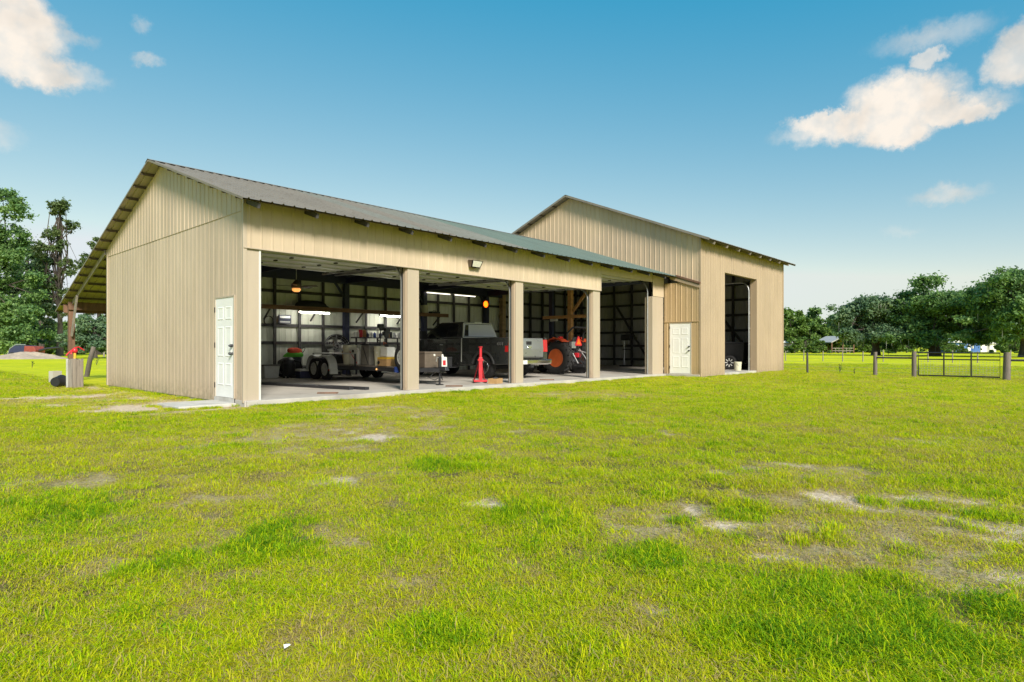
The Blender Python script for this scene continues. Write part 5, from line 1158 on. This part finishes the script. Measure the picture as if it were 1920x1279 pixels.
pl = on_z(160, 706); wood_post('leaning grey wood post behind the lean-to', pl, 1.18, .09, (.26, -.10))
for (u, v, h, lab) in ((195, 669, 1.3, 'far fence post showing under the lean-to roof at the gable corner'), (17, 668, 1.25, 'far fence post before the sand pile at the left edge'), (-60, 668, 1.25, 'far fence post left of the sand pile')):
    wood_post(lab, on_z(u, v), h, .10, (.0, .02), 'grey_wood', 'old fence posts left of the barn')

# ---- right-hand fence and gate
G0 = Vector((22.44, -7.62, 0)); G1 = Vector((22.36, -10.42, 0))
P0 = on_z(1641, 704.5); P1 = on_z(1514, 699.5)
wood_post('grey wood gate post at the left end of the black gate', G0, 1.00, .085, group=None, name='gate_post')
wood_post('thick grey wood gate post at the right end of the black gate', G1, .98, .115, (0, -.02), name='gate_post')
wood_post('grey wood brace post left of the gate post', P0, .97, .075, (.02, .0))
wood_post('thin dark fence post nearest the tall barn corner', P1, .92, .045, (0, .01), 'dark_wood')
G2 = G1 + Vector((-.1, -3.0, 0)); wood_post('grey wood fence post at the right edge beyond the gate', G2, .98, .085)
def rail(label, a, b_, z, r=.035):
    a = Vector(a); b_ = Vector(b_); o = thing('fence_rail', label, 'rail', (a.x, a.y, z)); obj('pole', MB().tube([(0, 0, 0), tuple(b_ - a)], r, 8), 'dark_wood', o, smooth=50)
rail('dark horizontal brace rail between the brace post and the gate post', P0, G0, .74); rail('dark horizontal rail running right from the thick gate post', G1, G2, .70)
def wire_fence(label, a, b_, zs, r=.0035):
    a = Vector(a); b_ = Vector(b_); o = thing('wire_fence', label, 'fence', (a.x, a.y, 0)); d = b_ - a; d.z = 0
    for z in zs: obj('wire', MB().tube([(0, 0, z), (d.x, d.y, z)], r, 4), 'galv', o)
wire_fence('wire strands between the thin post and the brace post', P1, P0, (.15, .32, .50, .68, .85)); wire_fence('wire strands between the brace post and the left gate post', P0, G0, (.15, .32, .50, .66)); wire_fence('wire strands right of the black gate', G1, G2, (.15, .32, .50, .66, .85))
wire_fence('wire strands between the tall barn corner and the thin post', Vector((XE + .1, -1.5, 0)), P1, (.15, .32, .50, .68, .85))
gt = thing('metal_gate', 'black tube-frame farm gate with wire mesh between two wood posts', 'gate', (G0.x - .02, G0.y - .14, 0)); gd = (G1 - G0); gl = gd.length - .32; gu = gd.normalized()
def gp(t, z): return (gu.x * t, gu.y * t, z)
obj('frame', MB().tube([gp(0, .08), gp(0, .95), gp(gl, .95), gp(gl, .08), gp(0, .08)], .027, 8), 'black_metal', gt); obj('mid_rail', MB().tube([gp(0, .70), gp(gl, .70)], .022, 8), 'black_metal', gt)
for f in (.33, .665): obj('upright', MB().tube([gp(gl * f, .08), gp(gl * f, .95)], .025, 8), 'black_metal', gt)
mb = MB()
for z in np.arange(.16, .70, .09): mb.tube([gp(.02, z), gp(gl - .02, z)], .0035, 4)
for t in np.arange(.1, gl, .1): mb.tube([gp(t, .09), gp(t, .69)], .003, 4)
ms_ = obj('wire_mesh', mb, 'galv', gt); ms_['kind'] = 'stuff'
for z in (.25, .85): obj('hinge', MB().tube([gp(-.10, z), gp(.0, z)], .02, 6), 'galv', gt)
obj('latch', MB().tube([gp(gl, .82), gp(gl + .12, .84)], .014, 6), 'galv', gt)
# small far fence posts in the pasture
for i, (u, v) in enumerate(((1473, 676.5), (1507, 676.5), (1543, 677), (1580, 678), (1618, 678), (1656, 678.5), (1740, 679), (1786, 680), (1833, 680.5), (1895, 681))):
    p = on_z(u, v); wood_post('%s low pasture post from the tall barn in the row across the meadow' % ORD[i], p, .95 if i % 2 else .85, .04, (.02 * (i % 3), 0), 'grey_wood', 'low posts across the meadow', 'pasture_post')

# ---- far buildings
def oriented(u, d, rz=None): p = at_depth(u, d); return (p.x, p.y, 0), (rz if rz is not None else YAW - rad(90))
loc, rz = oriented(1476, 135); s = thing('far_shed', 'small dark grey shed with a pale roof beyond the tall barn corner', 'shed', loc, rz)
obj('wall', MB().box(-2.6, 1.7, 0, 5, -.2, 2.2), 'shed_grey', s); obj('roof', MB().add([(-2.9, -.3, 2.15), (2.0, -.3, 2.15), (2.0, 5.3, 2.15), (-2.9, 5.3, 2.15), (-2.9, 2.5, 3.2), (2.0, 2.5, 3.2)], [(0, 1, 5, 4), (2, 3, 4, 5), (0, 4, 3), (1, 2, 5), (0, 3, 2, 1)]), 'house_white', s); obj('door', MB().box(-1.2, -.2, -.05, -.002, 0, 1.9), 'shed_grey', s)
loc, rz = oriented(1580, 120); s = thing('timber_shelter', 'open timber shelter with a shallow gable roof under the far oaks', 'shelter', loc, rz + .25)
for x in (-2.6, 0, 2.6):
    for y in (0, 4): obj('post', MB().box(x - .09, x + .09, y - .09, y + .09, -.2, 2.1), 'brown_wood', s)
obj('roof', MB().add([(-3.0, -.4, 2.05), (3.0, -.4, 2.05), (3.0, 4.4, 2.05), (-3.0, 4.4, 2.05), (0, -.4, 3.3), (0, 4.4, 3.3), (-3, -.4, 2.2), (3, -.4, 2.2), (3, 4.4, 2.2), (-3, 4.4, 2.2), (0, -.4, 3.45), (0, 4.4, 3.45)], [(6, 9, 11, 10), (7, 10, 11, 8), (0, 4, 5, 3), (1, 2, 5, 4), (0, 6, 10, 4), (4, 10, 7, 1), (3, 5, 11, 9), (5, 2, 8, 11), (0, 3, 9, 6), (1, 7, 8, 2)]), 'roof_far', s)
for z in (.5, 1.0): obj('rail', MB().box(-2.6, 2.6, -.06, -.0, z - .05, z + .05), 'grey_wood', s)
for x in (-1.7, -.9, .9, 1.7): obj('baluster', MB().box(x - .04, x + .04, -.05, -.01, 0, 1.0), 'grey_wood', s)
loc, rz = oriented(1812, 150); s = thing('far_house', 'far blue house with pale roof half hidden by the right oaks', 'house', loc, rz)
obj('wall', MB().box(-3.2, 3.4, 0, 7, -.2, 2.4), 'house_blue', s); obj('roof', MB().prism([(-3.6, 2.38), (3.8, 2.38), (2.6, 3.4), (-2.4, 3.4)], -.5, 7.5, 'Y'), 'house_white', s)
for x in (-2.0, -1.4, -.8, 1.5): w_ = obj('window', MB().box(x - .22, x + .22, -.05, .001, .9, 1.75), 'house_white', s); obj('pane', MB().box(x - .16, x + .16, -.06, -.051, .97, 1.68), 'flood_glass', w_)
obj('door', MB().box(.3, 1.0, -.05, .001, 0, 1.9), 'house_white', s)
loc, rz = oriented(1853, 155); s = thing('far_outbuilding', 'far white outbuilding right of the blue house', 'shed', loc, rz); obj('wall', MB().box(-1.9, 2.0, 0, 5, -.2, 2.0), 'house_white', s); obj('roof', MB().prism([(-2.2, 2.0), (2.3, 2.0), (0, 2.9)], -.3, 5.3, 'Y'), 'roof_far', s); obj('door', MB().box(-.4, .5, -.04, .001, 0, 1.7), 'roof_far', s)

# ---- sand pile with scrap on the left
def mound(seed, sx, sy, sz, n=36, m=12):
    x = np.linspace(-1, 1, n); y = np.linspace(-1, 1, n); X, Y = np.meshgrid(x, y, indexing='ij'); r = np.hypot(X, Y)
    Z = np.clip(1 - r, 0, 1) ** .8 * (.6 + .8 * fbm(X * 3 + 10, Y * 3 + seed, 1.0, seed, 4)) + (fbm(X * 9, Y * 9, 1, seed + 3, 3) - .5) * .18 * (r < .95)
    v = np.stack([X * sx, Y * sy, Z * sz - .12], -1).reshape(-1, 3); f = [(i * n + j, (i + 1) * n + j, (i + 1) * n + j + 1, i * n + j + 1) for i in range(n - 1) for j in range(n - 1)]
    return MB().add(v.tolist(), f)
p = at_depth(48, 62); mo = thing('sand_pile', 'pale sand and rubble pile at the far left edge of the yard', 'pile', (p.x, p.y, 0), YAW - rad(90)); obj('heap', mound(4, 4.6, 2.4, .85), 'sand_pile', mo, smooth=60)
p = at_depth(52, 66); sr = thing('scrap_loader', 'old dark and red loader body behind the sand pile', 'machine', (p.x, p.y, 0), YAW - rad(90)); sr.scale = (.72, .72, .72)
obj('body', MB().prism([(-2.2, .4), (-2.0, 1.3), (-1.2, 1.9), (.6, 1.9), (1.0, 1.3), (1.0, .4)], -1, 1, 'Y'), 'navy', sr, bevel=.08); obj('cab_panel', MB().prism([(.2, .7), (.3, 1.85), (1.7, 1.75), (2.0, 1.2), (1.9, .7)], -1.05, .9, 'Y'), 'rust_red', sr, bevel=.08); obj('boom', MB().tube([(1.9, -.3, 1.1), (3.2, -.3, 1.45), (5.0, -.3, 1.6)], [.2, .16, .12], 8), 'dark_metal', sr, smooth=50); obj('roll_hoop', MB().tube([(-2.4, -.9, .3), (-1.9, -.9, 1.5), (-1.0, -.9, 2.05), (.4, -.9, 2.0)], .08, 8), 'galv', sr, smooth=50)
for x in (-1.5, .9): w_ = wheel(sr, (0, 0, 0), .45, .35, 'dark_metal', .5, 0, face=-1); w_.rotation_euler = (0, 0, rad(90)); w_.location = (x, -.95, .45)

# ================================================================ TREES
def leaf_mat(name, stops, trans=.3):
    m, N, L, b = new_mat(name)
    a = N.new('ShaderNodeAttribute'); a.attribute_name = 'rnd'
    tcn = N.new('ShaderNodeTexCoord'); n = N.new('ShaderNodeTexNoise'); n.inputs['Scale'].default_value = .55; n.inputs['Detail'].default_value = 3; L.new(tcn.outputs['Object'], n.inputs['Vector'])
    ad = N.new('ShaderNodeMath'); ad.operation = 'MULTIPLY_ADD'; ad.inputs[1].default_value = .55; L.new(a.outputs['Fac'], ad.inputs[0])
    sb = N.new('ShaderNodeMath'); sb.operation = 'MULTIPLY_ADD'; sb.inputs[1].default_value = 1.1; sb.inputs[2].default_value = -.33; L.new(n.outputs['Fac'], sb.inputs[0]); L.new(sb.outputs[0], ad.inputs[2])
    r = N.new('ShaderNodeValToRGB'); L.new(ad.outputs[0], r.inputs[0]); e = r.color_ramp.elements
    e[0].position, e[0].color = 0, (*stops[0], 1); e[1].position, e[1].color = 1, (*stops[-1], 1)
    for i, c in enumerate(stops[1:-1]): k = e.new((i + 1) / (len(stops) - 1)); k.color = (*c, 1)
    L.new(r.outputs[0], b.inputs['Base Color']); b.inputs['Roughness'].default_value = .5; b.inputs['Specular IOR Level'].default_value = .35
    tr_ = N.new('ShaderNodeBsdfTranslucent'); L.new(r.outputs[0], tr_.inputs['Color']); ms = N.new('ShaderNodeMixShader'); ms.inputs[0].default_value = trans
    L.new(b.outputs[0], ms.inputs[1]); L.new(tr_.outputs[0], ms.inputs[2]); L.new(ms.outputs[0], N['Material Output'].inputs['Surface']); MATS[name] = m
leaf_mat('oak_leaf', [(.05, .115, .05), (.11, .215, .07), (.19, .315, .085), (.30, .42, .13)], .42)
leaf_mat('dark_leaf', [(.055, .11, .072), (.105, .185, .10), (.17, .265, .125), (.29, .36, .18)], .42)
leaf_mat('light_leaf', [(.07, .14, .03), (.09, .17, .03), (.14, .23, .04), (.2, .28, .06)])
leaf_mat('pine_leaf', [(.045, .08, .028), (.08, .13, .04), (.13, .18, .055), (.2, .23, .09)])
mat('moss', (.20, .215, .175), .9, 0, .25, 2)
def leaves(blobs, n, size, seed, sub=14, shell=.5):
    rg = np.random.default_rng(seed); B_ = np.array(blobs, float)
    wgt = (B_[:, 3] * B_[:, 4] * B_[:, 5]) ** .62; pick = rg.choice(len(B_), n, p=wgt / wgt.sum())
    # sub-clumps on the skin of each blob
    sd_ = rg.normal(size=(len(B_), sub, 3)); sd_ /= np.linalg.norm(sd_, axis=2, keepdims=True); sd_[:, :, 2] = sd_[:, :, 2] * .8 + .1
    sr_ = rg.uniform(.45, 1.0, (len(B_), sub, 1)); sc_ = sd_ * sr_
    sp_ = rg.integers(0, sub, n); ctr = B_[pick, :3] + sc_[pick, sp_] * B_[pick, 3:6]
    d = rg.normal(size=(n, 3)); d /= np.linalg.norm(d, axis=1, keepdims=True)
    rr = np.abs(rg.normal(0, .85, n)).clip(0, 2.1)[:, None]
    pos = ctr + d * rr * B_[pick, 3:6] * rg.uniform(.24, .44, n)[:, None]
    nrm = d * .5 + rg.normal(size=(n, 3)) * .6 + np.array([0, 0, .35]); nrm /= np.linalg.norm(nrm, axis=1, keepdims=True)
    a = np.cross(nrm, rg.normal(size=(n, 3))); a /= np.linalg.norm(a, axis=1, keepdims=True); b_ = np.cross(nrm, a)
    s = size * rg.uniform(.55, 1.35, n)[:, None]
    V = np.stack([pos - a * s, pos + b_ * s * .55, pos + a * s, pos - b_ * s * .55], 1).reshape(-1, 3)
    me = bpy.data.meshes.new('crown'); me.vertices.add(4 * n); me.vertices.foreach_set('co', V.astype(np.float32).ravel())
    me.loops.add(4 * n); me.loops.foreach_set('vertex_index', np.arange(4 * n, dtype=np.int32)); me.polygons.add(n); me.polygons.foreach_set('loop_start', np.arange(0, 4 * n, 4, dtype=np.int32))
    me.update(calc_edges=True); at = me.attributes.new('rnd', 'FLOAT', 'FACE'); at.data.foreach_set('value', rg.random(n).astype(np.float32))
    return me
def limbs(trunk, rad0, tips, rg, r_tip=.05, n=7, base_f=(.35, 1.0)):
    mb = MB(); m = len(trunk); mb.tube(trunk, [rad0 * (1 - .62 * i / (m - 1)) * (1.35 if i == 0 else 1) for i in range(m)], 10)
    T = [Vector(p) for p in trunk]
    for tp in tips:
        f = rg.uniform(*base_f); k = f * (m - 1); i = min(int(k), m - 2); b0 = T[i].lerp(T[i + 1], k - i); tp = Vector(tp); dl = (tp - b0)
        mid = b0 + dl * .5 + Vector((rg.uniform(-.12, .12) * dl.length, rg.uniform(-.12, .12) * dl.length, .12 * dl.length * rg.uniform(-.2, 1)))
        r0 = rad0 * (1 - .62 * f) * rg.uniform(.35, .55); mb.tube([b0, b0.lerp(mid, .55) + Vector((0, 0, .03)), mid, mid.lerp(tp, .55), tp], [r0, r0 * .8, r0 * .6, r0 * .38, r_tip * .5], n)
    return mb
def oak_parts(seed, h, w_, base=.22, nb=46, n=24000, leaf=.34, moss=0, trunk_r=.55, lean=0):
    rg = random.Random(seed); blobs = []; 
    for k in range(nb):
        a = rg.uniform(0, 6.283); el = math.asin(rg.uniform(-.12, 1.0)); q = rg.uniform(.55, .93) if k > nb * .15 else rg.uniform(.1, .5)
        R_ = w_ / 2 * (.86 + .22 * math.sin(2 * a + seed) + .12 * math.sin(5 * a + 2 * seed)); H_ = h * (1 - base)
        x = R_ * q * math.cos(el) ** .75 * math.cos(a); y = R_ * q * math.cos(el) ** .75 * math.sin(a); z = h * base + H_ * (.12 + .80 * q * max(0, math.sin(el)) * (.85 + .15 * math.sin(3 * a + seed)) + (0 if el > 0 else -.06))
        r = w_ * rg.uniform(.07, .13); blobs.append((x, y, z, r * 1.2, r * 1.2, r * .85))
    for k in range(int(nb * .35)):                                        # low outer sprays
        a = rg.uniform(0, 6.283); R_ = w_ / 2 * rg.uniform(.6, 1.0); r = w_ * rg.uniform(.05, .085); blobs.append((R_ * math.cos(a), R_ * math.sin(a), h * (base + rg.uniform(-.06, .2)), r * 1.4, r * 1.4, r * .8))
    tr_ = [(0, 0, -.3), (lean * .1, 0, h * .10), (lean * .3, .1, h * .24), (lean * .6, .2, h * .42), (lean, 0, h * .62)]
    tips = [b[:3] for b in rg.sample(blobs, min(len(blobs), 30))]
    wood = limbs(tr_, trunk_r, tips, rg, base_f=(.28, .95)); cr_ = leaves(blobs, n, leaf, seed); ms_ = None
    if moss:
        mb = MB()
        for k in range(moss):
            b = rg.choice(blobs); a = rg.uniform(0, 6.283); x = b[0] + b[3] * .9 * math.cos(a) * rg.random() ** .5; y = b[1] + b[4] * .9 * math.sin(a) * rg.random() ** .5; z = b[2] - b[5] * rg.uniform(-.2, .7); l = rg.uniform(.5, 1.7); ww = rg.uniform(.02, .06); t = rg.uniform(0, 3.14); dx, dy = math.cos(t) * ww, math.sin(t) * ww
            mb.add([(x - dx, y - dy, z), (x + dx, y + dy, z), (x + dx * .8 + .05, y + dy * .8, z - l * .55), (x - dx * .8 + .05, y - dy * .8, z - l * .55), (x + .02, y, z - l)], [(0, 1, 2, 3), (3, 2, 4)])
        ms_ = mb
    return wood, cr_, ms_
TREEMESH = {}
def oak(label, u, d, key, h, w_, lm='oak_leaf', group=None, rz=0.0, sc=1.0, name='oak_tree', wood_m='bark', loc=None, **kw):
    p = at_depth(u, d) if loc is None else Vector(loc); t = thing(name, label, 'tree', (p.x, p.y, 0), rz, group); t.scale = (sc, sc, sc)
    if key not in TREEMESH:
        wd, cm, ms_ = oak_parts(hash(key) % 1000 if not isinstance(key, int) else key, h, w_, **kw); TREEMESH[key] = (wd.mesh('trunk'), cm, ms_.mesh('moss') if ms_ else None)
    wd, cm, ms_ = TREEMESH[key]
    o = obj('trunk', wd, wood_m, t); o = obj('crown', cm, lm, t)
    if ms_: obj('spanish_moss', ms_, 'moss', t)['kind'] = 'stuff'
    return t
# the big oaks right of the barn
oak('broad dark oak left of the pair behind the gate, with hanging moss', 1642, 88, 11, 11.6, 12.6, 'dark_leaf', n=80000, leaf=.19, nb=44, moss=260, trunk_r=.55, base=.16)
oak('tall broad oak behind the gate with two-humped crown and hanging moss', 1752, 84, 12, 13.6, 13.6, 'oak_leaf', n=90000, leaf=.19, nb=48, moss=260, trunk_r=.7, base=.15, lean=-.6)
oak('largest oak at the right edge of the picture', 1925, 72, 13, 15.4, 14.0, 'oak_leaf', n=95000, leaf=.18, nb=52, moss=220, trunk_r=.7, base=.13)
oak('oak beyond the right edge of the picture', 2170, 80, 13, 14.6, 14.0, 'oak_leaf', rz=2.0, sc=.95)
# far wood line on the right, one tree after the other
GL = 'wood line beyond the pasture'
for i, (u, d, sc, k, rz) in enumerate(((1485, 138, 1.18, 22, 1.1), (1520, 145, 1.16, 21, 2.2), (1556, 138, 1.08, 22, 3.0), (1592, 150, 1.2, 21, 4.1), (1625, 140, 1.0, 22, 5.2), (1668, 155, .94, 21, .8), (1705, 160, .9, 22, 1.9), (1760, 165, .95, 21, 2.9), (1800, 190, .95, 22, 3.7), (1850, 190, 1.0, 21, 4.4), (1900, 185, 1.0, 22, .1), (1960, 180, 1.0, 21, 1.4))):
    oak('%s tree from the tall barn corner in the far wood line' % ORD[i], u, d, k, 12.0, 9.0, 'oak_leaf' if k == 21 else 'light_leaf', GL, rz, sc, 'broadleaf_tree', n=19000, nb=40, leaf=.28, base=.06, trunk_r=.3)
for i, (u, d, sc) in enumerate(((1490, 122, .9), (1512, 126, 1.1), (1536, 120, .85), (1560, 124, 1.0), (1618, 128, .9), (1680, 120, .8), (1700, 132, 1.1), (1775, 128, 1.0), (1800, 118, .6), (1880, 130, .9), (1905, 125, 1.0))):
    oak('%s pale green bush from the tall barn corner, below the wood line' % ORD[i], u, d, 31, 4.6, 5.0, 'light_leaf', 'bushes below the wood line', i * 1.3, sc, 'bush', n=5000, nb=16, leaf=.20, base=.03, trunk_r=.12)
# left side
oak('big leafy oak cut by the left picture edge', -30, 72, 41, 23.2, 12.6, 'oak_leaf', n=100000, nb=70, base=.06, leaf=.17, trunk_r=.5)
oak('dark tall oak second from the left picture edge', 52, 84, 42, 23.0, 8.4, 'dark_leaf', n=60000, nb=56, base=.10, leaf=.18, trunk_r=.4)
oak('low dark oak showing under the lean-to roof', 178, 66, 43, 5.4, 6.0, 'dark_leaf', n=20000, nb=26, base=.2, leaf=.15, trunk_r=.25)
def pine(label, u, d, h, seed, w_, n=7000, name='slender_tree', blobs_n=46, r=.36):
    p = at_depth(u, d); t = thing(name, label, 'tree', (p.x, p.y, 0), 0); rg = random.Random(seed); blobs = []
    for k in range(blobs_n):
        f = rg.uniform(.28, 1.0); a = rg.uniform(0, 6.283); R_ = w_ / 2 * (1.08 - f) ** .55 * rg.uniform(.25, 1.0); s = w_ * rg.uniform(.045, .095)
        blobs.append((R_ * math.cos(a), R_ * math.sin(a), h * f - .3, s * 1.1, s * 1.1, s * .9))
    tr_ = [(0, 0, -.3), (.05, 0, h * .2), (-.1, 0, h * .45), (.1, 0, h * .7), (0, 0, h * .97)]
    obj('trunk', limbs(tr_, r, [b[:3] for b in blobs], rg, .05, 6, (.3, .95)), 'bark', t); obj('crown', leaves(blobs, n, .15, seed, 12), 'pine_leaf', t); return t
pine('slender open-crowned tree standing left of the barn', 112, 84, 21.4, 51, 9.0, 17000)
pine('thin tree just showing above the lean-to roof', 186, 96, 18.6, 52, 8.0, 20000)
pine('thin tree between the dark oak and the slender tree', 78, 100, 17.0, 53, 7.5, 20000)
for i, (u, d, sc, k) in enumerate(((-20, 120, 1.0, 21), (30, 118, .85, 22), (70, 125, .80, 21), (112, 130, .82, 22), (150, 128, .80, 21), (190, 132, .85, 22)    )):
    oak('%s tree from the left picture edge in the far wood line' % ORD[i], u, d, k, 12, 9, 'light_leaf' if i % 2 else 'oak_leaf', 'wood line left of the barn', i * 1.7, sc, 'broadleaf_tree')
for i, (u, d, sc) in enumerate(((-30, 104, 1.0), (10, 108, 1.05), (40, 105, 1.2), (70, 104, .95), (95, 108, 1.1), (130, 106, 1.0), (158, 104, .9), (185, 110, 1.0))):
    oak('%s bush from the left picture edge before the far wood line' % ORD[i], u, d, 31, 4.6, 5.0, 'oak_leaf' if i % 3 else 'light_leaf', 'bushes left of the barn', i * 2.1, sc, 'bush')
# loose weeds standing in the grass
def weed(label, p, h, seed, n=26):
    t = thing('weed', label, 'weed', (p.x, p.y, 0)); rg = random.Random(seed); mb = MB(); lf = MB()
    for k in range(5):
        a = rg.uniform(0, 6.28); q = (rg.uniform(.05, .35) * h * math.cos(a), rg.uniform(.05, .35) * h * math.sin(a), h * rg.uniform(.6, 1)); mb.tube([(0, 0, -.02), (q[0] * .5, q[1] * .5, q[2] * .6), q], .006, 5)
        for j in range(n // 5):
            f = rg.uniform(.3, 1); c = Vector(q) * f; d = Vector((rg.gauss(0, 1), rg.gauss(0, 1), rg.gauss(.3, .6))).normalized(); e = d.cross(Vector((rg.gauss(0, 1), rg.gauss(0, 1), 1))).normalized(); l = h * rg.uniform(.10, .22); lf.add([c, c + d * l * .5 + e * l * .25, c + d * l, c + d * l * .5 - e * l * .25], [(0, 1, 2, 3)])
    obj('stems', mb, 'bark', t); me = lf.mesh('leaves'); at = me.attributes.new('rnd', 'FLOAT', 'FACE'); at.data.foreach_set('value', np.random.default_rng(seed).random(len(me.polygons)).astype(np.float32)); obj('leaves', me, 'light_leaf', t)
weed('leafy weed in the grass right of the leaning post', on_z(181, 684), .6, 1); weed('leafy weed at the fence line between thin post and brace post', on_z(1575, 700), .45, 2); weed('small weed in the grass left of the well box', on_z(60, 690), .4, 3); weed('low leafy weed near the fence, right of the first weed', on_z(1602, 702), .3, 4)
# litter
t = obj('paper_scrap', MB().add([(-.05, -.03, .02), (.04, -.025, .035), (.05, .03, .03), (-.03, .035, .045), (0, 0, .05)], [(0, 1, 4), (1, 2, 4), (2, 3, 4), (3, 0, 4)]), 'white_plastic'); t.scale = (.3, .3, .3); t.location = on_z(538, 1225) + Vector((0, 0, .02)); tag(t, 'white scrap of paper lying in the near grass', 'litter')
